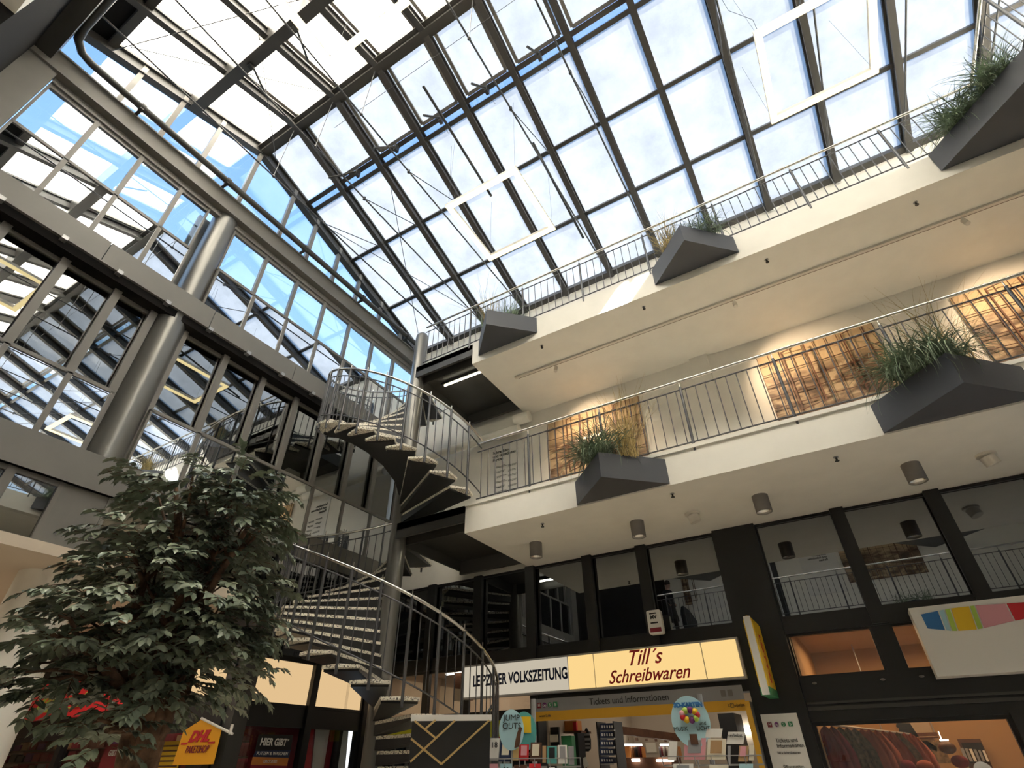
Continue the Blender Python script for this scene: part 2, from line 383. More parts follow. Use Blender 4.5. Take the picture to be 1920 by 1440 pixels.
# opaque lower part of the near slope, with a gap added to shape a sun patch
for xa_, xb_, ya_, yb_ in ((RXS[0], .575, -.04, -.50), (.665, XR, -.04, -.50), (.575, .665, -.04, -.13), (.575, .665, -.255, -.50)):
    P = [rp_(xa_, ya_), rp_(xb_, ya_), rp_(xb_, yb_), rp_(xa_, yb_)]
    struct('ceiling', MB().prism([p - NL * .06 for p in P], NL * .12), 'blackroof')
o = thing(wname(), None, None, rp_(.62, -.19), kind='structure')  # unseen roof light, added so a sun patch falls on the upper gallery fascia
MB().prism([rp_(.575, -.13), rp_(.665, -.13), rp_(.665, -.255), rp_(.575, -.255)], NL * .01).build('pane', 'skyglass', o)
# gable glazing over the girder
GX = FX - .006
gy = [-.11, .055, .168, .281, .42, .575, .690, .812, .930, 1.06, 1.19, 1.30]
for a, c in zip(gy[:-1], gy[1:]):
    o = thing(wname(), None, None, V(GX, (a + c) / 2, 1.441), kind='structure')
    dz = .040
    MB().prism([V(GX, a, 1.441), V(GX, c, 1.441), V(GX, c, rz(c) - dz * .5), V(GX, a, rz(a) - dz * .5)], (-.012, 0, 0)).build('pane', 'skyglass', o)
    f = MB(); f.box(GX - .004, GX + .008, c - .0065, c + .0065, 1.441, rz(c) - .012); f.build('window_frame', 'frame', o)
# eaves trim and parapet above upper gallery
struct(tname(), MB().box(FX, XR, 1.318, 1.334, 1.452, 1.462), 'roofsteel')
# right gable, a light curtain wall
mb = MB()
for k in range(9):
    y = -.1 + k * .178; mb.box(XR, XR + .01, y - .006, y + .006, 1.05, rz(y) - .01)
mb.box(XR, XR + .01, -.12, BY, 1.25, 1.262); struct('facade_mullion', mb, 'frame')

# ================================================================ COLUMNS AND PIPE
def round_column(x, y, z0, z1, r, m, label):
    mb = MB().tube([V(x, y, z0), V(x, y, z1)], r * S, 40)
    return one('column', mb, m, label, 'column')
round_column(FX - .037, .414, .535, .966, .0375, 'column', 'grey round metal column standing in front of the middle storey office windows')
round_column(FX - .037, .424, 1.028, 1.376, .0345, 'column', 'grey round metal column between the blue sky windows under the long girder')
round_column(-1.385, .468, -EYE / S, .325, .058, 'white', 'thick white round column behind the tree at the left edge')
t = thing('service_pipe', 'dark service pipe running along the top of the grey girder below the gable windows', 'pipe', V(FX + .03, 0, 1.43))
pth = [V(FX + .028, BY - .02, 1.452), V(FX + .028, -.03, 1.452), V(FX + .035, -.055, 1.452), V(FX + .06, -.075, 1.452), V(FX + .1, -.08, 1.452), V(.3, -.08, 1.452)]
MB().tube(pth, .065, 14).build('pipe', 'dark', t)
for y in (.10, .36, .66, .94, 1.2):
    MB().box(FX + .0, FX + .036, y - .004, y + .004, 1.438, 1.444).tube([V(FX + .028, y - .006, 1.452), V(FX + .028, y + .006, 1.452)], .085, 14).build('clamp', 'dark', t)
# blind rail under the middle spandrel
t = thing('blind_rail', 'thin metal rail with small clips under the grey spandrel of the middle storey', 'rail', V(FX + .006, .6, .95))
MB().box(FX + .002, FX + .010, -.05, BY - .03, .957, .9605).build('rail', 'frame', t)
for k in range(11):
    y = .02 + k * .118
    MB().box(FX - .004, FX + .014, y - .006, y + .006, .952, .962).build('clip', 'alu', t)

# ================================================================ RAILINGS
def inst(me, name, parent, pos):
    o = bpy.data.objects.new(name, me); C.objects.link(o); o.parent = parent; o.location = Vector(pos) - ORG[parent.name]; ORG[o.name] = ORG[parent.name]; return o
def rodmesh(name, r, h, m, n=8):
    mb = MB().tube([(0, 0, 0), (0, 0, h)], r, n); me = bpy.data.meshes.new(name); me.from_pydata([tuple(p) for p in mb.v], [], mb.f)
    me.polygons.foreach_set('use_smooth', mb.sm); me.materials.append(M[m]); return me
ROD = rodmesh('baluster', .0075, .130 * S, 'railsteel', 6)
POST = rodmesh('post', .021, .158 * S, 'railsteel', 10)
TIP = rodmesh('post_tip', .009, .012 * S, 'stainless', 6)
def railing(pts, floor, label, posts, pitch=.193 / 9, grp='gallery railings'):
    """pts: plan path of the rail, posts: distances along the path"""
    P = [V(x, y, 0) for x, y in pts]; seg = [(P[i + 1] - P[i]).length for i in range(len(P) - 1)]; L = sum(seg)
    def atd(d):
        for i, s_ in enumerate(seg):
            if d <= s_ + 1e-6: return P[i].lerp(P[i + 1], d / s_)
            d -= s_
        return P[-1]
    t = thing('railing', label, 'railing', V(pts[0][0], pts[0][1], floor), grp)
    h = lambda z, a=P: [Vector((p.x, p.y, (floor + z) * S + EYE)) for p in a]
    MB().tube(h(.1645), .0225, 12).build('handrail', 'stainless', t)
    MB().tube(h(.1420), .0115, 8).build('top_rail', 'railsteel', t)
    MB().tube(h(.0110), .0115, 8).build('bottom_rail', 'railsteel', t)
    for d in posts:
        p = atd(d * S); inst(POST, 'post', t, (p.x, p.y, (floor - .010) * S + EYE)); inst(TIP, 'post_tip', t, (p.x, p.y, (floor + .148) * S + EYE))
    d = 0.012; n = 0
    while d < L / S and n < 98:
        if min([abs(d - q) for q in posts] + [9]) > .008:
            p = atd(d * S); inst(ROD, 'baluster', t, (p.x, p.y, (floor + .011) * S + EYE)); n += 1
        d += pitch
    return t
railing([(-.697, 1.002), (1.25, 1.002)], LO1, 'steel railing along the lower gallery in front of the brown wall pictures', [.152 + .193 * k for k in range(9)])
railing([(-.925, 1.002), (.604, 1.002)], UP1, 'steel railing along the upper gallery just below the glass roof', [.184 + .193 * k for k in range(7)])
railing([(.604, .998), (.604, -.10)], UP1, 'steel railing of the upper gallery turning towards the viewer at top right', [.19 + .193 * k for k in range(5)])
railing([(-.83, -.122), (1.0, -.122)], LO1, 'railing of the opposite gallery mirrored in the dark shop windows', [.08 + .193 * k for k in range(10)])

# ================================================================ SPIRAL STAIRCASE
CX, CY, RS = -.957, 1.02, .262
def sp(th, r, z):
    a = math.radians(th); return V(CX + r * math.cos(a), CY - r * math.sin(a), z)
st = thing('spiral_staircase', 'dark steel spiral staircase with pale terrazzo treads winding round a grey column', 'staircase', V(CX, CY, -EYE / S))
MB().tube([V(CX, CY, -EYE / S), V(CX, CY, 1.185), V(CX, CY, 1.198), V(CX, CY, 1.207), V(CX, CY, 1.212)], [.148, .148, .138, .10, .04], 36).build('column', 'column', st)
def tread(th, z):
    w_ = 8.6
    P = [sp(th - 30, .024, 0), sp(th - w_, RS - .012, 0), sp(th - 1.0, RS + .006, 0), sp(th + w_, RS - .012, 0), sp(th + 30, .024, 0)]
    up = Vector((0, 0, z * S))
    tr_ = MB().prism([p + up - Z * .040 for p in P], Z * .040).build('tread', 'terrazzo', st)
    Q = [sp(th - 30, .023, 0), sp(th - w_ * .95, RS - .017, 0), sp(th + w_ * .95, RS - .017, 0), sp(th + 30, .023, 0)]
    a = [q + up - Z * .042 for q in Q]; b_ = [Q[0] + up - Z * .17, Q[1] + up - Z * .068, Q[2] + up - Z * .068, Q[3] + up - Z * .17]
    mb = MB(); mb.add(a + b_, [(0, 1, 2, 3), (7, 6, 5, 4), (0, 4, 5, 1), (1, 5, 6, 2), (2, 6, 7, 3), (3, 7, 4, 0)]); mb.build('tread_support', 'riser', tr_)
UPR = .00206; LOR = .0019
ups = [(12.8 * k, LO1 + .0264 * k) for k in range(1, 20)]
los = [(258 - 13.76 * k, LO1 - .02615 * k) for k in range(1, 28)]
for th, z in ups + los: tread(th, z)
for floor in (LO1, UP1):
    MB().slab([(CX, 1.0), (-.729, 1.0), (-.729, BY - .002), (CX, BY - .002)], floor - .020, floor).build('landing', 'dark', st)
    mb = MB().box(CX, -.729, 1.0, 1.006, floor - .042, floor - .001); mb.box(CX, -.729, BY - .03, BY - .02, floor - .06, floor - .021); mb.box(CX, -.729, 1.03, 1.036, floor - .052, floor - .021)
    mb.box(CX - .003, CX + .003, 1.0, BY - .002, floor - .05, floor - .001); mb.build('landing_beam', 'dark', st)
def helix(f, r, a0, a1, z):
    n = max(8, int(abs(a1 - a0) / 5)); return [sp(a0 + (a1 - a0) * k / n, r, z(a0 + (a1 - a0) * k / n)) for k in range(n + 1)]
zu = lambda t_: LO1 + UPR * t_
zl = lambda t_: LO1 + LOR * (t_ - 258)
for zf, a0, a1 in ((zu, 2, 256), (zl, -75, 258)):
    for dz, r, m, nm in ((.176, .0225, 'stainless', 'handrail'), (.152, .0115, 'railsteel', 'top_rail'), (.024, .0115, 'railsteel', 'bottom_rail')):
        MB().tube(helix(0, RS + .004, a0, a1, lambda q: zf(q) + dz), r, 10).build(nm, m, st)
SPOST = rodmesh('post', .021, .196 * S, 'railsteel', 10); SROD = rodmesh('baluster', .0075, .130 * S, 'railsteel', 6)
for lst, da in ((ups, 12.8), (los[:-3], -13.76)):
    for th, z in lst:
        p = sp(th, RS + .004, z - .018); inst(SPOST, 'post', st, p); q = p + Z * (.196 * S - .01); inst(TIP, 'post_tip', st, q)
        f = zu if da > 0 else zl
        for u_ in (1 / 3, 2 / 3):
            a = th + abs(da) * u_; inst(SROD, 'baluster', st, sp(a, RS + .004, f(a) + .024))
# railings at the landings' open side, between column and arriving flights
t = railing([(CX - .001, CY + .26), (CX - .001, BY - .01)], UP1, 'short railing at the head of the spiral staircase', [.03], grp=None)

# ================================================================ PLANTERS WITH GRASSES
def planter(tri, z0, z1, label):
    c = [sum(p[i] for p in tri) / 3 for i in (0, 1)]
    t = thing('planter', label, 'planter', V(c[0], c[1], z0), 'triangular planters on the galleries')
    ins = [(c[0] + (x - c[0]) * .93, c[1] + (y - c[1]) * .93) for x, y in tri]
    o_ = [V(x, y, z0) for x, y in tri]; ot = [V(x, y, z1) for x, y in tri]; it = [V(x, y, z1) for x, y in ins]; ib = [V(x, y, z1 - .01) for x, y in ins]
    mb = MB(); mb.add(o_ + ot + it + ib, [(2, 1, 0)] + [f for k in range(3) for f in ((k, (k + 1) % 3, 3 + (k + 1) % 3, 3 + k), (3 + k, 3 + (k + 1) % 3, 6 + (k + 1) % 3, 6 + k), (6 + k, 6 + (k + 1) % 3, 9 + (k + 1) % 3, 9 + k))])
    mb.build('trough', 'planter', t); MB().add([p + Z * .003 for p in ib], [(0, 1, 2)]).build('soil', 'soil', t)
    return t
def grass(cx, cy, z, n, ln, spread, droop, m, label, area=.03, wd=.006, up=1.0, elong=1.0):
    n = int(n * 1.5); wd *= 1.35; ln *= 1.12
    mb = MB(); rnd = random.Random(int(cx * 1000) + n)
    for k in range(n):
        a = rnd.uniform(0, 2 * math.pi); r = math.sqrt(rnd.random()) * area
        p = V(cx + math.cos(a) * r * elong, cy + math.sin(a) * r, z); a2 = rnd.uniform(0, 2 * math.pi); L = ln * rnd.uniform(.55, 1.1)
        d = Vector((math.cos(a2), math.sin(a2), 0)); el = math.radians(90 - rnd.uniform(5, spread)); dr = droop * rnd.uniform(.5, 1.3)
        side = Vector((-d.y, d.x, 0)); sg = 7; vs_ = []
        for i in range(sg + 1):
            w2 = wd * (1 - (i / sg) ** 1.6) * .5 + .0006; vs_ += [p - side * w2, p + side * w2]
            stp = L / sg; p = p + (d * math.cos(el) + Z * math.sin(el)) * stp; el -= dr / sg
        mb.add(vs_, [(2 * i, 2 * i + 1, 2 * i + 3, 2 * i + 2) for i in range(sg)], True)
    return one('ornamental_grass', mb, m, label, 'grass', 'grasses in the gallery planters')
planter([(-.428, .999), (-.328, .897), (-.222, .999)], .455, .510, 'dark triangular planter on the lower gallery next to the spiral staircase')
grass(-.345, .930, .515, 240, .66, 62, 2.2, 'grass', 'grey-green drooping grass in the lower planter nearest the spiral staircase', .024, .010, elong=1.5)
grass(-.285, .950, .506, 120, .98, 26, .6, 'straw', 'tall straw-coloured grass in the lower planter nearest the spiral staircase', .022, .006)
planter([(.153, .999), (.259, .890), (.368, .999)], .455, .512, 'dark triangular planter on the lower gallery at the right edge')
grass(.235, .925, .515, 330, .66, 66, 2.4, 'grass', 'dense grey-green grass hanging over the lower planter at right', .028, .010, elong=1.9)
grass(.27, .955, .508, 80, 1.05, 40, 1.0, 'straw', 'thin brown stalks rising from the lower planter at right', .030, .004, elong=1.4)
planter([(-.704, .999), (-.608, .894), (-.503, .999)], .992, 1.048, 'dark triangular planter on the upper gallery beside the staircase head, sunlit face')
grass(-.635, .955, 1.047, 80, .62, 24, .5, 'straw', 'short straw grass in the upper planter beside the staircase head', .018, .006)
grass(-.575, .960, 1.047, 110, .40, 40, .8, 'grass', 'short dark grass in the upper planter beside the staircase head', .024, .006, elong=1.5)
grass(-.655, .955, 1.046, 26, 1.15, 50, 1.1, 'grass', 'long thin blades leaning left from the upper planter beside the staircase head', .012, .004)
planter([(-.158, .999), (-.053, .895), (.050, .999)], .992, 1.048, 'dark triangular planter on the middle of the upper gallery')
grass(-.095, .955, 1.046, 110, .62, 36, .6, 'straw', 'spiky yellow-green grass in the middle upper planter', .018, .006)
grass(-.02, .950, 1.046, 220, .42, 66, 1.7, 'grass', 'low grey-green grass in the middle upper planter', .034, .006, elong=1.6)
planter([(.457, .998), (.600, .838), (.603, .998)], .992, 1.050, 'large dark triangular planter filling the upper gallery corner at top right')
grass(.515, .945, 1.050, 300, .55, 76, 2.2, 'grass', 'grey-green grass along the corner planter at top right', .030, .008, elong=1.0)
grass(.565, .885, 1.050, 240, .55, 72, 2.0, 'grass', 'dark grass further up the corner planter at top right', .030, .007)

# ================================================================ PENDANT SQUARE LIGHTS
def pendant(x0, y0, label, z=1.30):
    s_ = .236; t = thing('pendant_light', label, 'lamp', V(x0 + s_ / 2, y0 + s_ / 2, z), 'square pendant lights under the glass roof')
    def ring(z0, z1, w_, o=0):
        mb = MB(); a0, a1, b0, b1 = x0 + o, x0 + s_ - o, y0 + o, y0 + s_ - o
        mb.box(a0, a1, b0, b0 + w_, z0, z1); mb.box(a0, a1, b1 - w_, b1, z0, z1); mb.box(a0, a0 + w_, b0 + w_, b1 - w_, z0, z1); mb.box(a1 - w_, a1, b0 + w_, b1 - w_, z0, z1); return mb
    ring(z + .003, z + .013, .0155).build('housing', 'lampwhite', t); ring(z, z + .003, .0155).build('diffuser', 'ledframe', t)
    mb = MB(); o = .0148
    mb.box(x0 + o, x0 + s_ - o, y0 + o, y0 + o + .0012, z + .001, z + .011); mb.box(x0 + o, x0 + s_ - o, y0 + s_ - o - .0012, y0 + s_ - o, z + .001, z + .011)
    for cx, cy in ((x0 + .006, y0 + .006), (x0 + s_ - .006, y0 + .006), (x0 + .006, y0 + s_ - .006), (x0 + s_ - .006, y0 + s_ - .006)):
        MB().tube([V(cx, cy, z + .013), V(cx, cy, rz(cy))], .0022, 5).build('suspension_cable', 'cable', t)
    MB().tube([V(x0 + .012, y0 + .012, z + .013), V(x0 + .02, y0 + .02, z + .10), V(x0 - .01, y0 + .02, z + .2), V(x0 - .01, y0 + .01, rz(y0) - .03)], .004, 5).build('power_cable', 'cable', t)
    return t
pendant(-.628, .023, 'glowing square pendant light nearest the ridge at top centre')
pendant(-.626, .696, 'glowing square pendant light in the middle of the roof left of the planters')
pendant(.223, .694, 'glowing square pendant light at top right under the glass roof')

# ================================================================ ROOF TIES, OPENERS
for k, x in enumerate(RXS[1:]):
    if x > 1.2: continue
    if abs(x + .53) < .01 or abs(x - .012) < .01: continue
    t = thing('roof_tie', 'thin dark tie rod spanning the glass roof from eave to eave', 'tie rod', V(x - .008, RY, 1.45), 'tie rods under the roof rafters')
    xx = x - .008
    MB().tube([V(xx, -.11, 1.452), V(xx, 1.31, 1.452)], .017, 8).build('rod', 'cable', t)
    MB().tube([V(xx, RY, 1.452), V(xx, RY, RZ - .05)], .008, 6).build('hanger', 'cable', t)
    MB().ball(V(xx, RY, 1.452), .035, 8, 6).build('turnbuckle', 'cable', t)
    MB().tube([V(xx, RY + .20, 1.452), V(xx, RY + .46, rz(RY + .46) - .02)], .010, 6).build('hanger', 'cable', t)
    MB().tube([V(xx, RY + .2, 1.446), V(xx, RY + .2, 1.458)], .03, 8).build('turnbuckle', 'cable', t)
for (a, c), lb in zip((((-1.22, 1.30, 1.46), (-.90, .70, 1.66)), ((-1.22, .72, 1.64), (-.90, 1.28, 1.48)), ((-1.20, .45, 1.70), (-.90, .16, 1.66)), ((-1.20, .0, 1.60), (-.90, .40, 1.74)), ((-1.22, -.02, 1.56), (-.72, .18, 1.67)), ((-.89, .45, 1.60), (.2, .45, 1.60))),
    ('bracing rod', 'bracing rod', 'bracing rod', 'bracing rod', 'bracing rod', 'wire')):
    one('bracing_rod', MB().tube([V(*a), V(*c)], .009 if lb != 'wire' else .005, 6), 'cable', 'thin diagonal bracing rod crossing the roof bays next to the gable' if lb != 'wire' else 'long pale wire running under the ridge through the hangers', 'rod', 'diagonal roof bracing' if lb != 'wire' else None)
OPL = ['fifth', 'fourth', 'third', 'second', 'first']
for k, (x, dx) in enumerate(((-.98, -.07), (-.805, -.04), (-.62, -.02), (-.445, -.016), (-.262, -.01))):
    t = thing('window_opener', 'black window opener arm on the roof sash, number %d of the row from the gable' % (k + 1) if False else 'black window opener arm above the double purlin, %s from the right of the row' % OPL[k], 'opener', V(x, .628, rz(.628)), 'openers of the roof sashes')
    MB().tube([V(x, .618, rz(.618) - .035), V(x + dx, .57, rz(.57) - .095)], .025, 8).build('motor', 'dark', t)
    MB().box(x - .005, x + .005, .618, .634, rz(.63) - .045, rz(.63) - .015).build('bracket', 'dark', t)
    MB().tube([V(x, .622, rz(.62) - .03), V(x + .012, .655, rz(.62) - .08), V(x + .004, .672, rz(.672) - .02)], .004, 5).build('cable', 'cable', t)
for x, lb in ((-.985, 'black window opener on the sunny slope beside the gable'), (-.80, 'black window opener on the sunny slope behind the pendant light')):
    t = thing('window_opener', lb, 'opener', V(x, .21, rz(.21)), 'openers of the roof sashes')
    MB().tube([V(x, .212, rz(.21) - .05), V(x - .05, .29, rz(.29) - .05)], .025, 8).build('motor', 'dark', t)
    MB().box(x - .006, x + .006, .200, .216, rz(.2) - .06, rz(.2) - .03).build('bracket', 'dark', t)
for (x, y), lb in zip(((-.70, .72), (-.52, 1.02)), ('long dark actuator rod under the rafters left of the middle pendant', 'long dark actuator rod seen through the middle pendant light')):
    one('actuator_rod', MB().tube([V(x + .15, y - .25, 1.52), V(x + .15, y + .10, 1.45)], .028, 8), 'dark', lb, 'rod')

# ================================================================ CEILING FITTINGS
def downlight(x, y, z, label):
    t = thing('downlight', label, 'lamp', V(x, y, z), 'surface downlights under the lower gallery')
    r, h = .108, .245; c = V(x, y, z)
    mb = MB(); n = 32
    def ring(rr, zz): return [c + Vector((math.cos(2 * math.pi * k / n) * rr, math.sin(2 * math.pi * k / n) * rr, zz)) for k in range(n)]
    vs_ = ring(r, -.002) + ring(r, -h) + ring(r * .93, -h) + ring(r * .93, -h + .04)
    mb.add(vs_, [(i * n + k, i * n + (k + 1) % n, (i + 1) * n + (k + 1) % n, (i + 1) * n + k) for i in range(3) for k in range(n)], True); mb.build('housing', 'lampgrey', t)
    mb = MB(); vs_ = ring(r * .92, -h + .035) + ring(r * .35, -h + .11); mb.add(vs_, [(k, (k + 1) % n, n + (k + 1) % n, n + k) for k in range(n)], True); mb.build('reflector', 'reflector', t)
    MB().ball(c + Vector((0, 0, -h + .12)), r * .36, 12, 6, .5).build('bulb', 'bulb', t)
for (x, lb) in ((-.615, 'round grey downlight nearest the staircase corner'), (-.348, 'round grey downlight second from the staircase'), (-.078, 'round grey downlight third from the staircase, under the gallery'), (.192, 'round grey downlight nearest the right edge')):
    downlight(x, 1.152, LO0, lb)
def eyeball(x, y, label):
    t = thing('swivel_spotlight', label, 'lamp', V(x, y, LO0), 'small white swivel spotlights'); c = V(x, y, LO0)
    MB().tube([c, c - Z * .03], .11, 24).build('mounting_ring', 'lampwhite', t)
    MB().tube([c - Z * .03, c + Vector((.03, .02, -.14))], .085, 20).build('head', 'lampwhite', t)
eyeball(-.225, 1.17, 'small white swivel spotlight between the second and third downlight'); eyeball(.311, 1.18, 'white swivel spotlight with tilted flap at the right edge of the soffit')
SPL = ['first', 'second', 'third', 'fourth']
for z, row, lab in ((LO0, ((-.538, 1.045), (-.231, 1.042), (.074, 1.045)), 'under the lower gallery'), (UP0, ((-.508, 1.034), (-.205, 1.035), (.100, 1.036), (.403, 1.036)), 'under the upper gallery')):
    for k, (x, y) in enumerate(row):
        t = thing('sprinkler', 'small dark sprinkler head %s, %s from the staircase' % (lab, SPL[k]), 'sprinkler', V(x, y, z), 'sprinkler heads')
        c = V(x, y, z); MB().tube([c, c - Z * .05], .012, 8).build('stem', 'dark', t); MB().tube([c - Z * .05, c - Z * .058], .026, 10).build('deflector', 'dark', t); MB().tube([c, c - Z * .008], .03, 12).build('rosette', 'alu', t)
t = thing('track_light', 'ceiling light track with white spot heads under the upper gallery', 'lamp', V(-.65, 1.125, UP0))
MB().box(-.650, 1.2, 1.120, 1.128, UP0 - .006, UP0).build('track', 'lampwhite', t)
MB().box(-.640, 1.2, 1.128, 1.1295, UP0 - .0062, UP0 - .001).build('slot', 'brown', t)
for k, (x, tx) in enumerate(((-.512, -.49), (.003, .12), (.489, .56), (1.0, 1.0))):
    c = V(x, 1.127, UP0 - .006)
    h = MB().tube([c, c - Z * .05], .012, 8).tube([c - Z * .05 + Y * .02, c - Z * .18 - Y * .03], .036, 16).build('spot_head', 'lampwhite', t)
    if k < 3:
        ld = bpy.data.lights.new('picture_spot', 'SPOT'); ld.energy = 80; ld.color = (1.0, .72, .46); ld.spot_size = math.radians(85); ld.spot_blend = .9; ld.shadow_soft_size = .06
        lo = bpy.data.objects.new('picture_spot', ld); C.objects.link(lo); lo.location = c - Z * .2; tg = V(tx, BY, .80) - lo.location; lo.rotation_euler = (-tg).to_track_quat('Z', 'Y').to_euler(); lo.parent = t; lo.location = lo.location - ORG[t.name]
for x0, x1, y, z, lb in ((-.905, -.738, 1.097, UP1 - .02, 'glowing strip light under the upper staircase landing'), (-.843, -.728, 1.060, LO1 - .02, 'glowing strip light under the lower staircase landing')):
    t = thing('strip_light', lb, 'lamp', V(x0, y, z), 'strip lights')
    MB().box(x0 - .01, x1 + .004, y - .006, y + .006, z - .008, z).build('housing', 'dark', t); MB().tube([V(x0, y, z - .010), V(x1, y, z - .010)], .022, 10).build('tube', 'ledstrip', t)
t = thing('ventilation_duct', 'round white ventilation duct along the back wall behind the staircase', 'duct', V(-1.0, BY - .035, .985))
MB().tube([V(FX + .01, BY - .03, .905), V(-.74, BY - .03, .905)], .10, 20).build('duct', 'white', t)
MB().tube([V(-.755, BY - .03, .94), V(-.70, BY - .03, .94)], .13, 20).build('flange', 'white', t)

# ================================================================ WALL PICTURES AND WALL TEXT
def picmat(seed):
    m = bpy.data.materials.new('picture_print'); m.use_nodes = True; t = m.node_tree; b = t.nodes['Principled BSDF']; b.inputs['Roughness'].default_value = .55
    co = t.nodes.new('ShaderNodeTexCoord'); mp = t.nodes.new('ShaderNodeMapping'); mp.inputs['Location'].default_value = (seed * 3.1, seed, 0); mp.inputs['Scale'].default_value = (1, 1, 2.2)
    n = t.nodes.new('ShaderNodeTexNoise'); n.inputs['Scale'].default_value = 2.6; n.inputs['Detail'].default_value = 6; n.inputs['Distortion'].default_value = .8
    t.links.new(co.outputs['Object'], mp.inputs[0]); t.links.new(mp.outputs[0], n.inputs[0])
    sx = t.nodes.new('ShaderNodeSeparateXYZ'); t.links.new(co.outputs['Object'], sx.inputs[0])
    r = t.nodes.new('ShaderNodeValToRGB'); t.links.new(n.outputs[0], r.inputs[0])
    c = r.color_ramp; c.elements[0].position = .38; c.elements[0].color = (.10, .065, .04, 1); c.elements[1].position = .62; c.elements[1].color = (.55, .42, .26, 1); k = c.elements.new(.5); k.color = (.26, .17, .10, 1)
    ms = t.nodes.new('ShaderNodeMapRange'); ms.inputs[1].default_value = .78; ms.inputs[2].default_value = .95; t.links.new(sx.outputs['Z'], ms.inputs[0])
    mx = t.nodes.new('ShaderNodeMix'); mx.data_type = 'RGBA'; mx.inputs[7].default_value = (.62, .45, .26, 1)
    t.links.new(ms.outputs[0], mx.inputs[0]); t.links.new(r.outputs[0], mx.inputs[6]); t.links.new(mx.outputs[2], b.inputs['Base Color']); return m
def picture(x0, x1, seed, label, z0=.700, z1=.905, y=BY, sgn=-1):
    t = thing('wall_picture', label, 'picture', V((x0 + x1) / 2, y, z0), 'wall pictures with bar grids')
    MB().box(min(x0, x1), max(x0, x1), y + sgn * .006, y + sgn * .0008, z0, z1).build('print', picmat(seed), t)
    g = MB(); ya = y + sgn * .012; n = int(round((x1 - x0) / .0275))
    for k in range(n + 1):
        x = x0 + (x1 - x0) * k / n; g.bar(V(x, ya, z0 - .002), V(x, ya, z1 + .002), .010, .010, Y)
    for k in range(7):
        z = z0 + (z1 - z0) * k / 6; g.bar(V(x0, ya, z), V(x1, ya, z), .010, .010, Y)
    g.build('bar_grid', 'brown', t)
    for u_, w_ in ((.22, .055), (.74, .045)):
        xx = x0 + (x1 - x0) * u_; f = MB()
        for dx, dy in ((0, .012), (w_, .030)):
            f.bar(V(xx + dx, y + sgn * dy, z0 + .01), V(xx + dx, y + sgn * dy, z1 - .01), .022, .016, Y)
        f.bar(V(xx, y + sgn * .012, z1 - .012), V(xx + w_, y + sgn * .030, z1 - .012), .012, .012); f.bar(V(xx, y + sgn * .012, z0 + .012), V(xx + w_, y + sgn * .030, z0 + .012), .012, .012)
        f.build('folded_bars', 'brown', t)
    return t
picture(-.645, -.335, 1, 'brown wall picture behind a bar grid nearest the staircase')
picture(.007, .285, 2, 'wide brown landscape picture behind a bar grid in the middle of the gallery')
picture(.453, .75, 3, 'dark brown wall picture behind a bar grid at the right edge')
t = thing('wall_notice', 'white notice panel with bold black heading on the gallery wall beside the staircase', 'notice', V(-.80, BY, .69))
MB().box(-.872, -.742, BY - .003, BY - .0006, .665, .885).build('board', 'paper', t)
text('heading', 'Schranken-\nund ticketloses\nParken', .100, 'black', V(-.860, BY - .0035, .842), X, Z, t, 'LEFT', bold=.0025)
for k in range(6):
    text('paragraph', ('Einfahren ohne Ticket\nKennzeichen wird erfasst', 'Parken und einkaufen\nso lange Sie wollen', 'Am Automaten bezahlen\noder online')[k % 3], .026, 'black', V(-.845, BY - .0035, .800 - k * .018), X, Z, t, 'LEFT')
    text('paragraph', 'Bezahlen Sie bequem\nbar oder mit Karte', .026, 'black', V(-.800, BY - .0035, .795 - k * .018), X, Z, t, 'LEFT')

# opposite gallery contents, mirrored in the shop glass
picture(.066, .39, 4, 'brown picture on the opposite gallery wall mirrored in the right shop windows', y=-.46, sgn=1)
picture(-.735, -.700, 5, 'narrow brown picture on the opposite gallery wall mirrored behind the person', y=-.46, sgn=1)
for xc, lb in ((-.035, 'white notice panel mirrored in the shop window right of the black pillar'), (-.62, 'white notice panel mirrored in the shop window beside the person')):
    t = thing('wall_notice', lb, 'notice', V(xc, -.46, .69))
    MB().box(xc - .085, xc + .085, -.4594, -.457, .665, .870).build('board', 'paper', t)
    text('heading', 'Schranken-\nund ticketloses\nParken', .10, 'black', V(xc + .045, -.4565, .838), -X, Z, t, 'LEFT', bold=.0025)
struct('door_1', MB().box(-.262, -.236, -.46, -.452, LO1, .868), 'black'); struct('door_frame', MB().box(-.272, -.262, -.46, -.448, LO1, .872), 'paper')
planter([(.150, -.122), (.255, -.020), (.360, -.122)], .455, .510, 'dark planter on the opposite gallery mirrored in the right shop windows')
grass(.255, -.09, .508, 160, .5, 70, 1.8, 'grass', 'dark grass mirrored in the right shop windows', .04, .008, elong=1.6)
planter([(.10, -.122), (.205, -.020), (.310, -.122)], .992, 1.048, 'upper dark planter on the opposite gallery mirrored above the right shop windows')
planter([(-.60, -.122), (-.495, -.020), (-.390, -.122)], .992, 1.048, 'upper dark planter on the opposite gallery mirrored above the person')

